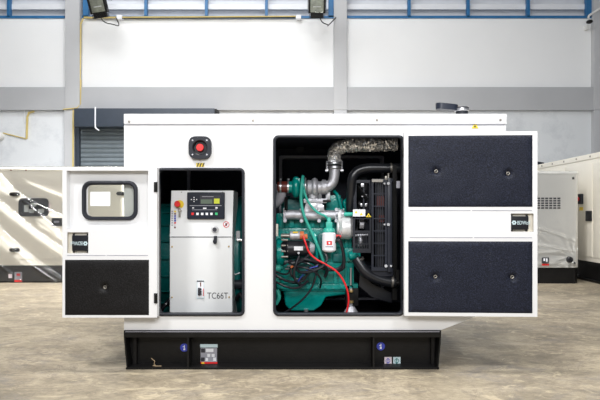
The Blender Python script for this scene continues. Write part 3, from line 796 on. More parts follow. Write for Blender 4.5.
for u, v in ((436.3, 171.3), (507, 173.8), (435.5, 276.5), (511, 276.5)):
    c = P(u, v, Y + .004); MB().tube([c + Vector((math.cos(a * .785) * .009, .004, math.sin(a * .785) * .009)) for a in range(8)], .0034, 6, closed=True, smooth=False).build('foam_fastener', M['zinc'], rd)
pb('seam', 'inkgrey', rd, (410, 210.2, 470, 210.9), (471.5, 210.2, 530, 210.9), (410, 237.1, 472, 237.8), (473.5, 237.1, 530, 237.8), Y=Y - .0012, d=.001)
# swing about the hinge line and a slight sag
T = Matrix.Translation(hub) @ Matrix.Rotation(math.radians(-2.6), 4, 'Z') @ Matrix.Translation(-hub)
rd.matrix_basis = T @ rd.matrix_basis if rd.parent is None else (rd.matrix_parent_inverse.inverted() @ Matrix.Identity(4)).inverted() @ (Matrix.Identity(4))
rd.matrix_basis = (parent_world(G) @ rd.matrix_parent_inverse).inverted() @ T @ (parent_world(G) @ rd.matrix_parent_inverse)
for py in (152.5, 294.5):
    b = MB(); b.pbox(402.3, py - 5, 404.3, py + 5, -.03, .02, .003); b.cyl(P(404, py - 5, -.035), P(404, py + 5, -.035), .006, n=10); b.build('hinge', M['black'], G)

# ================================================================== CONTROL CABINET
Yc = .16
K = thing('control_cabinet', 'white generator control cabinet in the left opening', 'control cabinet', P(201, 312, Yc))
b = MB()
zk0, zk1 = zb + .021, Zp(237, Yc)
xk0, xk1 = Xp(169.8, Yc), Xp(232.3, Yc)
b.box(xk0, xk1, Yc, Yc + .3, zk0, zk1 - .002, .004)
Yt = Yc + .03
ztop = Zp(190.6, Yt)
b.prism([Vector((xk0, Yc, zk1 + .001)), Vector((xk0 + .004, Yt, ztop)), Vector((xk0 + .004, Yc + .3, ztop)), Vector((xk0, Yc + .3, zk1 + .001))], (xk1 - xk0, 0, 0))
b.build('cabinet_body', M['cabwhite'], K, ang=.3)
pb('panel_gap', 'ink', K, (171, 236.6, 231, 237.4), Y=Yc - .001)
def yk(py): return Yc + .03 * (237 - py) / 46.4 
def kb(px0, py0, px1, py1, pr, d, bev=0.):     # box proud of leaning face
    y = yk((py0 + py1) / 2)
    return (px0, py0, px1, py1, y - pr, d)
ctl = MB().pbox(187, 192.2, 224.3, 219, yk(206) - .03, .04, .009, 3).build('controller', M['slate'], K)
yc = yk(206) - .0315
pb('display', 'lcd', ctl, (200.8, 199.4, 212.3, 203.6), Y=yc)
pb('display_bezel', 'ink', ctl, (200, 195.4, 220.4, 204.4), Y=yc + .0008)
pb('yellow_key', 'limegreen', ctl, (214, 198.6, 219.5, 203.6), Y=yc - .001)
pb('panel_line', 'inkgrey', ctl, (189.6, 205.3, 221.6, 205.9), (202, 196.3, 213.5, 196.9), (192, 209.6, 217, 210), Y=yc, d=.001)
b = MB()
for k, px in enumerate((197.4, 202.2, 206.8, 211.4)): b.pbox(px - 1.2, 212.7, px + 1.2, 215.1, yc - .002, .003, .001)
for dx, dy in ((0, -2), (0, 2), (-2, 0), (2, 0), (0, 0)): b.pbox(194 + dx * 1.3 - .5, 199.5 + dy - .5, 194 + dx * 1.3 + .5, 199.5 + dy + .5, yc, .001)
b.pbox(203, 207.6, 206.4, 209, yc, .001); b.pbox(192.2, 207.4, 194, 208.4, yc, .001); b.pbox(215.4, 207, 217.6, 208.6, yc, .001)
b.build('white_keys', M['paper'], ctl)
pb('stop_key', 'red', ctl, (191.4, 212.6, 193.8, 215), Y=yc - .002, d=.003)
pb('start_key', 'greenbtn', ctl, (215.2, 212.6, 217.6, 215), Y=yc - .002, d=.003)
yb = yk(204)
e = disc(179.6, 204.4, 4.3, yb - .001, 'yellow', 'yellow_ring', K, .003)
c = P(178.6, 204, yb); MB().cyl(c, c - Vector((0, .03, 0)), R(1.8, 0), n=16).cyl(c - Vector((0, .03, 0)), c - Vector((0, .045, 0)), R(2.6, 0), R(3.2, 0), 22, .004).build('emergency_stop_button', M['red'], K)
b = MB(); b.cyl(P(179.6, 210.5, yk(210)), P(179.6, 210.5, yk(210) - .02), R(2, 0), n=14, bev=.002); b.pbox(178.6, 210.5, 180.4, 217.2, yk(214) - .02, .003, .001); b.build('key_switch', M['zinc'], K)
rows = [('yellow', 0), ('rust', 1), ('blue', 2), ('blue', 3), ('blue', 4), ('red', 5), ('stickerpink', 6), ('brown', 7)]
for nm, k in rows:
    pb('indicator_label', nm, K, (174.2, 210.6 + k * 2.3, 175.8, 212.2 + k * 2.3), Y=yk(220) - .006, d=.004)
b = MB()
for k in range(8): b.pbox(171.3, 210.8 + k * 2.3, 173.0, 211.9 + k * 2.3, yk(220) - .004, .003)
b.build('indicator_text', M['inkgrey'], K)
c = P(215, 229.6, yk(229)); MB().cyl(c, c - Vector((0, .016, 0)), R(3.8, 0), R(3.2, 0), 24, .003).build('lock', M['alu'], K)
MB().cyl(c - Vector((0, .015, 0)), c - Vector((0, .018, 0)), R(2.3, 0), n=20).build('lock_core', M['ink'], K)
MB().pbox(213.6, 236, 216.6, 240.2, Yc - .03, .03, .006).sph(P(215, 241.4, Yc - .02), R(2.2, 0), 14, 1, .6, 1.3).build('door_key', M['rubber'], K)
c = P(226.2, 224.5, yk(224) - .002)
MB().cyl(c + Vector((0, .002, 0)), c, R(3.2, 0), n=24).build('prohibition_sign', M['paper'], K)
MB().tube([c + Vector((math.cos(a * .5236) * R(3, 0), -.001, math.sin(a * .5236) * R(3, 0))) for a in range(12)], .0022, 6, closed=True, smooth=False).tube([c + Vector((R(2.1, 0), -.001, R(2.1, 0))), c + Vector((-R(2.1, 0), -.001, -R(2.1, 0)))], .0018, 5).build('red_ring', M['red'], K)
b = MB(); b.box(c.x - .006, c.x + .006, c.y - .0012, c.y - .0004, c.z - .008, c.z + .009); b.build('sign_figure', M['ink'], K)
text('TC66T', 'lettering', 217.6, 296, 6.3, Yc - .0012, M['ink'], K, xs=.82, depth=.0002)
pb('breaker_plate', 'stickerblue', K, (196.8, 280.6, 204, 298.5), Y=Yc - .004, d=.004)
q = pb('breaker_label', 'paper', K, (197.4, 281.5, 203.6, 297.6), Y=Yc - .006, d=.002)
pb('breaker_cap', 'ink', K, (196.9, 280.6, 203.9, 281.7), Y=Yc - .008, d=.003)
pb('breaker_dot_row', 'brown', K, (200, 282.4, 201.1, 286.5), Y=Yc - .0075, d=.002)
pb('breaker_red_line', 'red', K, (203.2, 288.5, 203.8, 296), Y=Yc - .0075, d=.002)
b = MB(); b.pbox(197.8, 288, 200.4, 295.5, Yc - .02, .014, .003)
for k in range(3): b.pbox(199.6, 288.6 + k * 2.5, 201.3, 290.1 + k * 2.5, Yc - .026, .012, .001)
b.build('breaker_switch', M['ink'], K)
for px, py in ((172, 246.8), (228.7, 246.5), (172, 297.4), (229, 297.2)): screw(px, py, Yc - .001, .9, K, M['brass'])
for px in (181.5, 222.5): screw(px, 192.2, yk(192) , .6, K)

# generator head (alternator) behind cabinet
Ya = .52
A = thing('generator_alternator', 'dark teal generator head behind the control cabinet', 'alternator', P(200, 320, Ya + .3))
cx = P(200, 262, Ya + .25)
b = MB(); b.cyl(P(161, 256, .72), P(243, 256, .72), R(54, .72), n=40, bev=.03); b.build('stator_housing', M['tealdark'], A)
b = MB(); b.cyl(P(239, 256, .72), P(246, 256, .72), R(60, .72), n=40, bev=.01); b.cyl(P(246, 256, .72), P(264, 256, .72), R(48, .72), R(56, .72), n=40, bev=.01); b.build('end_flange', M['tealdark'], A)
b = MB()
for k in range(9):
    a = math.radians(100 + k * 20); yy = .72 - math.sin(a - PI / 2 + PI / 2) * 0
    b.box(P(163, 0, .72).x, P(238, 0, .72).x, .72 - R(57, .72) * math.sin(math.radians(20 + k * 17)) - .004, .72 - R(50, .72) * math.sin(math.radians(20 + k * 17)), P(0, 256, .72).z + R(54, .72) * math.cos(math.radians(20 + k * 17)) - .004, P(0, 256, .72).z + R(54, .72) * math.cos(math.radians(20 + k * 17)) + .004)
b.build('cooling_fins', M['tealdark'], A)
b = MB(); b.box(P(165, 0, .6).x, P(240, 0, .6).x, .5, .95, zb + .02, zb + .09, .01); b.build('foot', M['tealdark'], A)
b = MB(); b.pbox(236, 240, 243, 262, .33, .12, .01); b.pbox(233.5, 262, 241, 282, .36, .1, .01); b.build('terminal_cover', M['tealdark'], A)
b = MB(); b.cyl(P(234, 284, .3), P(247, 284, .3), R(5, .3), n=18, bev=.006); b.build('hose_fitting', M['rubber'], A)
b = MB(); b.tube([P(236, 300, .33), P(240, 294, .3), P(244, 302, .3), P(243, 312, .32)], .014, 10); b.tube([P(160, 312, .3), P(166, 304, .3), P(172, 297, .35)], .014, 10); b.build('cable_loop', M['hose'], A)
b = MB(); b.cyl(P(237, 240, .25), P(243, 240, .25), R(1.5, .25), n=10); b.cyl(P(233, 275, .28), P(240, 273, .28), R(1.1, .28), n=8); b.pbox(236, 231, 240, 240, .26, .03); b.build('pipe_fitting', M['steel'], A)

# ================================================================== DIESEL ENGINE
E = thing('diesel_engine', 'teal painted diesel engine with turbo in the right opening', 'engine', P(320, 315, .5))
def part(name, m, b, parent=E, **k): return b.build(name, M[m], parent, **k)
# block with ribs and core plugs
b = MB(); b.pbox(272, 228, 352, 292, .38, .42, .02); 
for px in (286, 300, 314, 334, 345): b.pbox(px, 231, px + 3, 286, .36, .03, .008)
b.pbox(276, 262, 350, 268, .355, .03, .008); b.pbox(276, 284, 352, 291, .34, .05, .012); b.pbox(278, 258, 298, 284, .33, .06, .02)
for px in (293, 307, 339): b.cyl(P(px, 251, .39), P(px, 251, .355), R(4, .38), n=20, bev=.005)
b.tube([P(313, 232, .33), P(316, 240, .31), P(317, 262, .31), P(316, 282, .33)], R(1.5, .32), 8)
for px in (283, 296, 309, 322, 346): b.cyl(P(px, 265, .36), P(px, 265, .335), R(1.5, .35), n=8)
part('engine_block', 'teal', b)
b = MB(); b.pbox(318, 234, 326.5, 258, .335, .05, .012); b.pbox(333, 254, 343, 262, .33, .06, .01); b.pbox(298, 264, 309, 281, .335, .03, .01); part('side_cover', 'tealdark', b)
b = MB(); b.pbox(276, 213, 349, 229, .41, .34, .018)
for k in range(7): b.cyl(P(281 + k * 10.2, 226, .42), P(281 + k * 10.2, 226, .385), R(2.2, .4), n=12, bev=.003); 
for k in range(7): b.pbox(279 + k * 10.2, 219, 284 + k * 10.2, 228, .385, .03, .01)
part('cylinder_head', 'teal', b)
b = MB(); b.pbox(281, 198, 344, 214, .46, .24, .03, 3)
for k in range(4): b.cyl(P(288 + k * 15, 200, .56), P(288 + k * 15, 196, .56), R(2.5, .5), n=12, bev=.004)
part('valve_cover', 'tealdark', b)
b = MB()
o_ = [P(283, 287, .36), P(352, 287, .36), P(351, 294, .36), P(326, 297, .36), P(321, 306, .36), P(314, 311, .36), P(291, 311, .36), P(285, 305, .36)]
b.prism(o_, (0, .32, 0)); bmesh.ops.bevel(b.b, geom=list(b.b.edges), offset=.016, segments=3, affect='EDGES', profile=.6)
b.pbox(278, 285, 354, 289.5, .33, .38, .006)
for k in range(9): b.cyl(P(282 + k * 8.6, 287.3, .34), P(282 + k * 8.6, 287.3, .32), R(1.4, .33), n=8)
part('oil_pan', 'teal', b, ang=.5)
MB().cyl(P(306, 309, .36), P(306, 313, .36), R(2.2, .36), n=8).build('drain_plug', M['steel'], E)
# gear case/front at left, flywheel housing
b = MB(); b.pbox(262, 236, 281, 300, .36, .4, .02); b.cyl(P(277, 252, .33), P(284, 252, .33), R(14, .33), n=28, bev=.006)
for k in range(5): b.pbox(276.5, 243 + k * 10, 283, 249 + k * 10, .3, .05, .008)
part('flywheel_housing', 'teal', b)
# exhaust manifold
Ym = .34
b = MB(); b.tube([P(286, 215, Ym), P(295, 214.6, Ym), P(311, 215.6, Ym), P(327, 215, Ym), P(335, 215, Ym)], R(4.8, Ym), 16)
for px in (284.5, 336.5):
    b.pbox(px - 1.4, 209, px + 1.4, 222, Ym - .02, .06, .006); 
for px in (285, 301.5, 319, 336.5):
    for py in (209.6, 220.8): b.cyl(P(px, py, Ym - .01), P(px, py, Ym - .035), R(2.0, Ym), n=12, bev=.003)
    b.pbox(px - 1.6, 210, px + 1.6, 221, Ym + .01, .06, .006)
b.prism([P(303, 215, Ym - .02), P(326, 215, Ym - .02), P(322, 203, Ym - .02), P(306, 203, Ym - .02)], (0, .07, 0))
b.pbox(303.5, 198.5, 327, 203, Ym - .03, .09, .008)
part('exhaust_manifold', 'silver', b)
b = MB(); b.pbox(309, 203.5, 316, 211, Ym - .032, .012, .003); b.pbox(318, 205, 324, 211.5, Ym - .032, .012, .003); part('manifold_bracket', 'steel', b)
# turbo: turbine housing (silver), compressor (teal)
b = MB(); tc_ = P(314.5, 187.5, Ym)
b.cyl(P(306, 187.5, Ym), P(323.5, 187.5, Ym), R(7.6, Ym), R(6, Ym), 28, .012)
b.tube([tc_ + Vector((.0, math.cos(a) * .046, math.sin(a) * .046)) for a in [k * PI / 5 for k in range(10)]], .023, 12, closed=True, smooth=False)
b.cyl(P(313, 194, Ym), P(313, 199, Ym), R(5, Ym), n=16)
b.cyl(P(322, 187, Ym), P(326, 187, Ym), R(7.4, Ym), n=24)
for k in range(6): a = k * PI / 3; b.cyl(P(321, 187, Ym) + Vector((0, math.cos(a) * .04, math.sin(a) * .04)), P(327.5, 187, Ym) + Vector((0, math.cos(a) * .04, math.sin(a) * .04)), .006, n=6)
part('turbine_housing', 'silver', b)
b = MB(); b.cyl(P(292, 187, Ym), P(300, 187, Ym), R(8.8, Ym), n=28, bev=.012); b.cyl(P(301.6, 187.5, Ym), P(304.2, 187.5, Ym), R(12.6, Ym), n=28, bev=.003)
b.tube([P(296, 187, Ym) + Vector((0, math.cos(a) * .052, math.sin(a) * .052)) for a in [k * PI / 6 for k in range(12)]], .024, 12, closed=True, smooth=False)
b.cyl(P(288.5, 187, Ym), P(293, 187, Ym), R(5.8, Ym), n=20); b.pbox(295, 178.5, 300, 184, Ym - .05, .03, .004)
part('compressor_housing', 'teal', b)
b = MB(); b.cyl(P(303, 187.5, Ym), P(307, 187.5, Ym), R(5, Ym), n=20); b.tube([P(305.5, 178, Ym - .04), P(305.5, 186, Ym - .07), P(306.5, 198, Ym - .04)], .006, 6); part('bearing_housing', 'steel', b)
b = MB(); b.cyl(P(277.5, 187, Ym), P(289.5, 187, Ym), R(5.7, Ym), n=22, bev=.006); part('intake_coupling', 'brown', b)
b = MB(); b.cyl(P(279.8, 187, Ym), P(281.4, 187, Ym), R(6.1, Ym), n=22); b.cyl(P(287.4, 187, Ym), P(289, 187, Ym), R(6.1, Ym), n=22)
for px in (280.5, 288.2): b.cyl(P(px, 180.4, Ym), P(px, 178.6, Ym), .008, n=8)
part('hose_clamp', 'steel', b)
b = MB(); b.tube([P(270, 205, .42), P(275, 203, .40), P(280, 198, .38), P(281, 190, .36), P(278, 187, Ym)], R(5.2, .4), 14); part('intake_pipe', 'inkgrey', b)
# exhaust elbow and clamp
b = MB(); b.tube([P(323, 187.4, Ym), P(327, 187, Ym), P(332, 183, Ym), P(334.2, 176, Ym), P(334.4, 166, Ym)], R(5.2, Ym), 18); part('exhaust_elbow', 'silver', b)
b = MB(); b.cyl(P(334.4, 169, Ym), P(334.4, 166.2, Ym), R(7.2, Ym), n=26, bev=.003); b.cyl(P(334.4, 164.6, Ym), P(334.4, 162, Ym), R(7.4, Ym), n=26, bev=.003)
for dx in (-7.6, 7.6): b.cyl(P(334.4 + dx, 172, Ym), P(334.4 + dx, 161, Ym), .006, n=8); b.pbox(334.4 + dx - 1.5, 169.5, 334.4 + dx + 1.5, 171, Ym - .01, .02)
part('exhaust_clamp', 'steel', b)
# foil wrapped exhaust pipe
b = MB()
path = catmull([P(334.4, 163, Ym), P(334.2, 156, Ym), P(336.5, 149.5, Ym), P(343, 146.3, Ym), P(355, 145.2, Ym), P(372, 145, Ym), P(386, 144.8, Ym), P(397, 144.6, Ym)], 14)
rnd = random.Random(3)
b.tube(path, R(6.6, Ym), 22, smooth=False, rfun=lambda u, i: R(6.4, Ym) * (1 + .07 * math.sin(i * 1.9)))
for v in b.b.verts:
    v.co += Vector((rnd.uniform(-1, 1), rnd.uniform(-1, 1), rnd.uniform(-1, 1))) * .0065
part('foil_wrapped_pipe', 'foil', b, smooth=False)
# coolant / vent hoses in green
b = MB(); b.tube([P(303, 176.5, .30), P(301.8, 184, .26), P(301, 200, .27), P(303.5, 214, .27), P(309, 227, .28), P(316.5, 243, .28), P(323, 260, .3), P(326, 272, .33), P(326.5, 279, .36)], R(1.55, .28), 12); part('vent_hose', 'tealhose', b)
b = MB(); b.tube([P(303.6, 180, .30), P(304.5, 192, .26), P(309, 203, .26), P(317, 212, .26), P(325.5, 216.5, .27), P(328.5, 222, .3)], R(1.2, .26), 10); part('oil_feed_hose', 'tealhose', b)
b = MB(); b.tube([P(334, 191, .42), P(338, 196, .4), P(341, 207, .4), P(344, 218, .42)], R(1.6, .4), 10); b.tube([P(349.5, 212, .4), P(345.5, 207, .4), P(344.6, 202, .4), P(348, 198.6, .42)], R(1.7, .4), 10); part('coolant_hose', 'teal', b)
# thermostat etc.
b = MB(); b.pbox(326, 195, 341, 213, .42, .2, .015); b.cyl(P(342, 224, .36), P(342, 213, .36), R(5, .36), n=16, bev=.006); b.pbox(338, 208, 347, 220, .40, .12, .012); part('thermostat_housing', 'teal', b)
b = MB(); b.pbox(325.8, 191, 330, 201, .37, .01, .002); b.cyl(P(320, 198.8, .33), P(320, 193.5, .33), .012, n=8); part('bracket', 'steel', b)
b = MB(); b.pbox(323, 199.6, 331, 202, .30, .04, .004); b.cyl(P(286, 210, .30), P(286, 198, .36), .012, n=8); part('support_bracket', 'black', b)
b = MB(); b.cyl(P(340, 209.5, .33), P(340, 219, .33), R(4, .33), n=16, bev=.004); b.cyl(P(336, 214, .32), P(345, 214, .32), R(2.6, .32), n=12); part('tensioner', 'silver', b)
# starter motor
Yst = .28
b = MB(); b.cyl(P(286.5, 248.5, Yst), P(309.5, 248.5, Yst), R(8.3, Yst), n=32, bev=.008); b.cyl(P(281, 248, Yst), P(287.5, 248, Yst), R(6, Yst), R(9.4, Yst), n=28, bev=.003)
sm = part('starter_motor', 'plastic', b)
MB().cyl(P(309, 248.5, Yst), P(314.5, 249, Yst), R(7, Yst), R(5, Yst), n=24, bev=.006).build('end_cap', M['silver'], sm)
b = MB(); b.cyl(P(281, 235.8, Yst), P(290, 235.8, Yst), R(2.2, Yst), n=14); 
for k in range(4): b.cyl(P(281.5, 240 + k * 5.6, Yst - .05), P(288, 240 + k * 5.6, Yst - .05), R(1, Yst), n=8)
b.build('mounting_bolts', M['zinc'], sm)
MB().cyl(P(289.8, 235.6, Yst - .02), P(300, 235.6, Yst - .02), R(4.3, Yst), n=24, bev=.004).build('solenoid', M['silver'], sm)
MB().cyl(P(299.8, 235.4, Yst - .02), P(304, 235.4, Yst - .02), R(4.2, Yst), n=20, bev=.004).cyl(P(304, 236.5, Yst - .02), P(307.5, 236.5, Yst - .02), R(2.6, Yst), n=14, bev=.003).build('solenoid_cap', M['orange'], sm)
MB().pbox(294, 246.4, 303, 250.4, Yst - R(8.6, Yst), .006).build('label', M['paper'], sm)
MB().cyl(P(298.6, 253, Yst - .055), P(298.6, 253, Yst - .07), R(1.2, Yst), n=8).build('terminal_bolt', M['steel'], sm)
MB().pbox(293, 231.6, 298, 233, Yst - .05, .01).build('solenoid_sticker', M['yellow'], sm)
# oil filter
Yo = .25
b = MB(); b.cyl(P(329, 251.8, Yo), P(329, 232, Yo), R(6.9, Yo), n=32, bev=.012); of = part('oil_filter', 'paper', b)
MB().cyl(P(329, 232.2, Yo), P(329, 228, Yo), R(6.2, Yo), R(5.4, Yo), n=26, bev=.004).pbox(326, 222, 332.5, 229, Yo - .02, .1, .008).cyl(P(329, 224, Yo), P(329, 218, Yo + .02), R(2.2, Yo), n=12, bev=.003).build('filter_head', M['tealhose'], of)
def curved(px0, py0, px1, py1, cx, Y, rad, m, name, parent):
    b = MB(); n = 8; r = R(rad, Y); c = P(cx, 0, Y).x
    za, zc = Zp(py1, Y), Zp(py0, Y); vs = []
    for k in range(n + 1):
        x = Xp(px0, Y) + (Xp(px1, Y) - Xp(px0, Y)) * k / n
        y = Y - math.sqrt(max(0, r * r - (x - c) ** 2)) - .0012
        vs.append((b.b.verts.new((x, y, za)), b.b.verts.new((x, y, zc))))
    for a, d in zip(vs, vs[1:]): b.b.faces.new((a[0], d[0], d[1], a[1]))
    return b.build(name, M[m], parent)
curved(326.4, 240.6, 331.6, 244.6, 329, Yo, 6.9, 'red', 'red_emblem', of)
curved(328.2, 241.6, 329.8, 243.6, 329, Yo, 7.05, 'paper', 'emblem_mark', of)
curved(325.2, 245.8, 332.8, 246.8, 329, Yo, 6.95, 'inkgrey', 'filter_lettering', of)
# charging alternator: disc body with vents
Yal = .27
b = MB(); b.cyl(P(338.5, 227.5, Yal + .05), P(352.5, 227.5, Yal + .05), R(12, Yal), n=36, bev=.02)
b.cyl(P(336.6, 227.5, Yal + .05), P(339.5, 227.5, Yal + .05), R(8.4, Yal), n=28, bev=.004); b.pbox(338, 212, 341, 222, Yal, .06, .008)
al = part('charging_alternator', 'alu', b)
pb('vent_slot', 'ink', al, (341, 225.5, 346, 227.3), (341.5, 230.5, 344.5, 232.6), Y=Yal - .022, d=.004)
MB().cyl(P(344, 214.3, .27), P(353, 214.3, .27), R(2.1, .27), n=14, bev=.003).build('mounting_bar', M['tealhose'], al)
MB().cyl(P(336, 236, .25), P(341, 236.5, .25), R(1.6, .25), n=10).build('terminal', M['red'], al)
# lower bracket/casting at 345-358 x 250-285
b = MB(); b.pbox(344, 248, 361, 262, .33, .14, .02); b.pbox(347, 258, 354, 286, .36, .12, .012); b.cyl(P(349, 256, .3), P(357, 255, .3), R(4.2, .3), n=18, bev=.006); b.pbox(345, 284, 358, 289, .33, .12, .006)
b.cyl(P(351, 285, .31), P(351, 270, .31), R(1.6, .31), n=10)
part('water_pump', 'teal', b)
b = MB(); b.cyl(P(350.8, 285, .285), P(350.8, 268, .285), R(1., .29), n=10); b.cyl(P(351, 290, .3), P(351, 288, .3), R(2., .3), n=10); part('support_stud', 'steel', b)
b = MB(); b.pbox(346, 288.5, 358.5, 306, .3, .1, .004); part('engine_mount', 'black', b)
b = MB(); b.cyl(P(351, 312.5, .30), P(351, 306.5, .30), R(7, .3), R(4, .3), n=24, bev=.004); b.cyl(P(351, 306.5, .30), P(351, 302.5, .30), R(1.8, .3), n=10); part('vibration_mount', 'silver', b)
b = MB(); b.cyl(P(351, 302.8, .288), P(351, 300.6, .288), R(2.6, .3), n=6); b.cyl(P(351, 292, .288), P(351, 290, .288), R(2.4, .3), n=6); part('mount_nut', 'brass', b)
# cables
def cab(name, m, pts, r): return part(name, m, MB().tube([P(*p) for p in pts], R(r, .25), 10))
cab('battery_cable', 'redcable', [(303, 236, .21), (305.5, 243, .2), (309, 252, .2), (316, 259, .2), (326, 264.5, .2), (336, 271, .2), (343, 280, .2), (347.5, 291, .2), (348.5, 302, .2), (346.5, 313, .2)], .95)
cab('earth_cable', 'hose', [(338, 236, .24), (342, 246, .25), (344, 258, .25), (341, 267, .26), (332, 270, .27), (322, 268, .28), (312, 262, .27), (303, 261, .26), (296, 265, .25), (292, 268, .25)], 1.5)
cab('wiring_loom', 'hose', [(294, 262, .24), (303, 259, .22), (313, 261, .22), (322, 264, .24), (327, 270, .26), (325, 277, .28)], 1.7)
cab('wiring_loom', 'hose', [(271, 272, .25), (282, 279, .25), (292, 282, .24), (302, 281, .23), (307, 274, .23), (308, 266, .24)], 1.3)
cab('wiring_loom', 'hose', [(292, 266, .24), (291, 274, .23), (297, 279, .23), (305, 277, .22), (312, 270, .22), (319, 264, .23)], 1.1)
cab('wiring_loom', 'hose', [(271, 268, .27), (279, 273, .26), (287, 274, .25), (291, 268, .25), (295, 262, .24), (306, 263, .22), (316, 268, .23)], .9)
cab('wiring_loom', 'hose', [(284, 313, .25), (292, 308, .24), (303, 299, .23), (311, 289, .23), (315, 279, .23), (317, 270, .24)], 1.0)
cab('wiring_loom', 'hose', [(309, 255, .22), (303, 260, .22), (296, 263, .22), (290, 261, .23), (284, 264, .24)], 1.5)
cab('wiring_loom', 'hose', [(296, 268, .22), (300, 272, .20), (309, 272, .19), (318, 269, .19), (324, 265, .2), (327, 258, .23), (324, 250, .27)], 1.5)
cab('wiring_loom', 'hose', [(299, 256, .22), (296, 264, .2), (294, 273, .2), (296, 281, .21), (302, 285, .24), (308, 281, .26)], 1.3)
cab('wiring_loom', 'hose', [(287, 262, .23), (296, 266, .2), (306, 268, .18), (316, 273, .19), (321, 280, .22), (320, 288, .27)], 1.0)
cab('wiring_loom', 'hose', [(270, 279, .24), (278, 283, .22), (287, 287, .22), (297, 288, .22), (305, 284, .24)], 1.1)
cab('control_wire', 'blue', [(297, 283, .22), (302, 276, .21), (309, 269, .21), (318, 266, .21)], .45)
cab('filter_hose', 'hose', [(334, 243, .24), (338, 240, .23), (342, 247, .23), (344, 259, .24), (343, 268, .25), (338, 271, .27)], 1.6)
b = MB()
for px, py in ((286, 262), (289, 266), (293, 263), (287, 269)): b.cyl(P(px - 1.5, py, .22), P(px + 2, py - .5, .21), R(.9, .2), n=8)
part('cable_lugs', 'steel', b)
b = MB(); b.cyl(P(291, 267.5, .215), P(294, 265, .21), R(1.2, .2), n=8); part('ring_terminal', 'orange', b)
b = MB(); b.pbox(275.5, 224, 278, 236, .22, .03, .003); part('terminal_box', 'cream', b)
# fuel pump / small greens at left edge
b = MB(); 
for k in range(4): b.cyl(P(275, 246 + k * 11, .3), P(281, 246 + k * 11, .3), R(4.4, .3), n=16, bev=.008)
b.tube([P(277, 290, .26), P(279, 297, .26), P(276, 304, .27)], R(2, .26), 10)
part('gear_case', 'tealhose', b)

# ================================================================== RADIATOR, GUARD, FAN
RD = thing('radiator', 'black radiator with barred guard at the right of the engine', 'radiator', P(388, 315, .3))
Yr = .2
b = MB()
b.plate(rect(371.5, 180, 387, 271, Yr), [rect(373.6, 182 + k * 12.35, 384.8, 193.3 + k * 12.35, Yr) for k in range(7)], Yr, Yr + .012)
b.build('guard_frame', M['radiator'], RD)
b = MB()
for k in range(4): b.pbox(375.6 + k * 2.25, 180.5, 376.3 + k * 2.25, 270, Yr + .001, .006)
b.build('guard_bars', M['radiator'], RD)
b = MB(); b.box(Xp(387.3, Yr), Xp(392, Yr) , Yr - .012, Yr + .7, Zp(272, Yr), Zp(178, Yr), .008); b.build('side_channel', M['radiator'], RD)
b = MB(); b.box(Xp(378, Yr), Xp(385, Yr), Yr + .05, Yr + .68, Zp(268, Yr), Zp(182, Yr)); b.build('core', M['fins'], RD)
b = MB(); b.box(Xp(372, Yr), Xp(394, Yr), Yr + .02, Yr + .7, Zp(182, Yr), Zp(178.5, Yr), .008); b.box(Xp(372, Yr), Xp(394, Yr), Yr + .02, Yr + .7, Zp(277, Yr), Zp(268, Yr), .012); b.build('tank', M['radiator'], RD)
b = MB(); b.pbox(377, 196, 384, 207, Yr + .03, .02); b.pbox(379, 215, 384, 222, Yr + .03, .02); b.build('rust_patch', M['brown'], RD)
b = MB()
for py in (183.5, 224.5): b.cyl(P(388.5, py, Yr - .012), P(388.5, py, Yr - .03), R(1.6, Yr), n=6); b.cyl(P(384.5, py, Yr - .005), P(384.5, py, Yr - .02), R(1., Yr), n=6)
for py in (266,): b.cyl(P(386, py, Yr - .012), P(386, py, Yr - .03), R(1.6, Yr), n=6); b.cyl(P(391, py, Yr - .01), P(391, py, Yr - .025), R(1.1, Yr), n=6)
b.build('bolts', M['steel'], RD)
b = MB()
b.pbox(372, 179.4, 383, 182, Yr - .006, .02); b.cyl(P(388.4, 181, .22), P(388.4, 173, .22), R(1.4, .22), n=12, bev=.003); b.pbox(385, 176, 387.4, 180, .2, .03, .003)
b.build('overflow_bracket', M['zinc'], RD)
b = MB(); b.pbox(396.5, 181, 400, 188, .12, .01); b.build('small_label', M['inkgrey'], RD)
b = MB(); b.pbox(355, 181, 371.5, 250, .5, .06, .01); b.plate(rect(353.5, 180, 371, 213, .3), [rect(356.5, 183, 369, 210, .3)], .3, .32); b.pbox(363, 181, 364.5, 212, .29, .01); b.build('fan_shroud', M['radiator'], RD)
b = MB(); b.pbox(361, 183.5, 364, 187, .28, .02, .002); b.pbox(360.5, 203.5, 362.5, 206.5, .28, .02, .002); b.pbox(365, 203.5, 367, 206.5, .28, .02, .002); b.pbox(361.5, 195.8, 363.2, 197, .28, .02); b.pbox(364.5, 194.6, 366.6, 195.8, .28, .02); b.build('shroud_clip', M['steel'], RD)
b = MB()
for k in range(7):
    a = k * 2 * PI / 7; c = P(360, 205, .42)
    d = Vector((0, math.cos(a), math.sin(a))); w_ = Vector((.02, -math.sin(a) * .03, math.cos(a) * .03))
    b.prism([c + d * .04 - w_, c + d * .2 - w_ * 1.6, c + d * .2 + w_ * 1.6, c + d * .04 + w_], (.004, 0, 0))
b.cyl(P(358, 205, .42), P(364, 205, .42), .045, n=20); b.build('fan', M['fins'], RD)
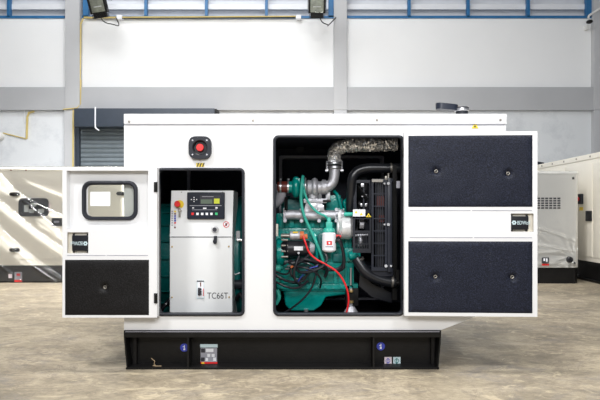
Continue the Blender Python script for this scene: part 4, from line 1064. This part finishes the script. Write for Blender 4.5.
# hoses
MB().tube([P(401, 168.2, .3), P(392, 168.2, .3), P(378, 168, .3), P(366, 168.4, .3), P(357, 171.5, .3), P(352, 179, .3), P(351, 192, .32), P(350.6, 210, .36)], R(4.8, .3), 18).build('upper_hose', M['hose'], RD)
MB().tube([P(357, 258.5, .27), P(360, 264, .26), P(366, 272, .25), P(376, 278, .25), P(388, 281.5, .25), P(397, 282, .25)], R(5.6, .26), 18).build('lower_hose', M['hose'], RD)
b = MB(); b.cyl(P(358, 259.5, .27), P(359.2, 261.5, .27), R(6.1, .26), n=22); b.cyl(P(391, 281.5, .25), P(393, 281.6, .25), R(6.1, .26), n=22); b.cyl(P(390, 168, .3), P(391.6, 168, .3), R(5.1, .3), n=20); b.build('hose_clamp', M['zinc'], RD)
b = MB(); b.prism([P(360, 272, .33), P(372, 284, .33), P(392, 293, .33), P(392, 303, .33), P(372, 297, .33), P(359, 286, .33)], (0, .02, 0)); b.build('duct_guard', M['hose'], RD)
b = MB(); b.pbox(392.5, 165, 397, 300, .26, .03); b.pbox(396, 270, 399, 285, .2, .02); b.cyl(P(396, 283, .2), P(399, 283, .2), .02, n=12); b.build('support_angle', M['black'], RD)
# belt guard
BG = thing('belt_guard', 'black barred belt guard with white warning label', 'guard', P(361, 252, .22))
Yb = .19
b = MB(); b.plate(rect(352.8, 217, 371.6, 252.8, Yb), [rect(355, 219, 369.6, 230.6, Yb), rect(355.2, 233, 368.6, 243.5, Yb)] + [rect(355.4 + k * 2.35, 244.6, 356.9 + k * 2.35, 248.6, Yb) for k in range(6)], Yb, Yb + .008)
b.box(Xp(352.8, Yb), Xp(371.6, Yb), Yb, Yb + .08, Zp(218, Yb), Zp(217, Yb)); b.box(Xp(371, Yb), Xp(371.6, Yb), Yb, Yb + .08, Zp(252.8, Yb), Zp(217, Yb))
b.build('guard_frame', M['rubber'], BG)
b = MB()
for k in range(6): b.pbox(356.8 + k * 2.3, 233, 357.3 + k * 2.3, 244, Yb + .002, .004)
b.build('guard_bars', M['rubber'], BG)
lb = pb('warning_plate', 'paper', BG, (353, 209.4, 365.3, 216.4), Y=Yb - .002, d=.006)
b = MB(); b.prism([P(354.6, 213.2, Yb - .004), P(357.6, 213.2, Yb - .004), P(356.1, 210.4, Yb - .004)], (0, .001, 0)); b.prism([P(359.6, 215.2, Yb - .004), P(363, 215.2, Yb - .004), P(361.3, 212.4, Yb - .004)], (0, .001, 0)); b.build('plate_triangles', M['yellow'], lb)
b = MB(); b.prism([P(366, 217, Yb - .004), P(371.2, 217, Yb - .004), P(368.6, 213, Yb - .004)], (0, .003, 0)); b.build('warning_triangle', M['yellow'], BG)
b = MB(); b.prism([P(367.8, 216.4, Yb - .0055), P(369.4, 216.4, Yb - .0055), P(368.6, 214.8, Yb - .0055)], (0, .001, 0)); b.build('triangle_mark', M['ink'], BG)
b = MB(); b.cyl(P(353, 235.5, Yb + .1), P(368, 235, Yb + .1), R(1.5, Yb), n=10); b.cyl(P(359.5, 224, Yb + .1), P(363.5, 224, Yb + .1), R(5, Yb), n=20); b.cyl(P(358.5, 241, Yb + .1), P(361.5, 241, Yb + .1), R(6, Yb), n=20); b.build('pulley', M['silver'], BG)

# pieces that are separate fittings become parts of their own
def islands(o):
    me = o.data; n = len(me.vertices); pa = list(range(n))
    def f(i):
        while pa[i] != i: pa[i] = pa[pa[i]]; i = pa[i]
        return i
    for e in me.edges: pa[f(e.vertices[0])] = f(e.vertices[1])
    d = {}
    for i in range(n): d.setdefault(f(i), set()).add(i)
    return list(d.values())
SPLIT = {'side_cover', 'display_marks', 'warning_stripe', 'tank', 'end_gusset', 'cable_loop', 'rust_patch', 'pipe_fitting', 'support_bracket', 'bolts', 'shroud_clip', 'hose_clamp', 'cable_lugs', 'pulley', 'bracket', 'guide_rail', 'mounting_bolts', 'vent_slot', 'terminal_cover', 'support_angle', 'support_stud', 'mount_nut', 'manifold_bracket', 'roof_bracket', 'overflow_bracket'}
RENAME = {'display_marks': 'display_mark', 'bolts': 'bolt', 'cable_lugs': 'cable_lug', 'mounting_bolts': 'mounting_bolt'}
for o in list(COL.objects):
    nm = o.name.split('.')[0]
    if o.type != 'MESH' or nm not in SPLIT or o.parent is None: continue
    isl = islands(o)
    if len(isl) < 2: continue
    for k, keep in enumerate(isl):
        bb = bmesh.new(); bb.from_mesh(o.data); bb.verts.ensure_lookup_table()
        bmesh.ops.delete(bb, geom=[v for v in bb.verts if v.index not in keep], context='VERTS')
        me = bpy.data.meshes.new(RENAME.get(nm, nm)); bb.to_mesh(me); bb.free(); me.materials.append(o.data.materials[0])
        q = bpy.data.objects.new(RENAME.get(nm, nm), me); COL.objects.link(q); q.parent = o.parent; q.matrix_parent_inverse = o.matrix_parent_inverse.copy()
    bpy.data.objects.remove(o)

# ================================================================== LIGHT
w = bpy.data.worlds.new('World'); SC.world = w; w.use_nodes = True
bg = w.node_tree.nodes['Background']; bg.inputs['Color'].default_value = (.86, .92, 1, 1); bg.inputs['Strength'].default_value = .17
def area(name, loc, target, sx, sy, e, col=(1, 1, 1)):
    l = bpy.data.lights.new(name, 'AREA'); l.shape = 'RECTANGLE'; l.size = sx; l.size_y = sy; l.energy = e; l.color = col
    o = bpy.data.objects.new(name, l); COL.objects.link(o); o.location = loc
    o.rotation_euler = (Vector(target) - Vector(loc)).to_track_quat('-Z', 'Y').to_euler(); return o
area('hall_lamp_left', (-2.6, -2.7, 5.2), (-.2, .2, .5), .7, .7, 150, (1, .998, .995))
area('hall_lamp_right', (2.8, -2.7, 5.2), (.1, .2, .5), .7, .7, 132, (1, .998, .995))
area('hall_lamp_overhead', (0, -.3, 6.2), (0, -.3, 0), 1.6, .5, 205, (1, .985, .96))
area('back_fill', (-1.4, 1.9, 5.2), (-1.6, 4.5, .6), 7, .8, 225, (1, 1, 1)).data.spread = math.radians(85)  # added fill, not a hall fitting: brightens the generators at the back
area('wall_fill', (-2.1, 3.4, 6.4), (-2.1, 7, 3.7), 5, 1, 122, (.97, .985, 1))  # added light aimed at the back wall to lift it, no lamp stands there
area('front_fill', (0, -4.5, 2.9), (0, .3, .9), 3, 1, 138, (1, 1, 1))  # added low frontal fill so light reaches the canopy front and open interior

cam = bpy.data.cameras.new('camera'); co = bpy.data.objects.new('camera', cam); COL.objects.link(co)
co.location = (0, -D, H); co.rotation_euler = (PI / 2, 0, 0)
cam.sensor_width = 36; cam.lens = F / 600 * 36; cam.shift_y = (HY - 200) / 600
cam.clip_start = .05
SC.camera = co
SC.view_settings.view_transform = 'Standard'; SC.view_settings.look = 'None'; SC.view_settings.gamma = 1
SC.view_settings.exposure = .30
SC.view_settings.use_curve_mapping = False
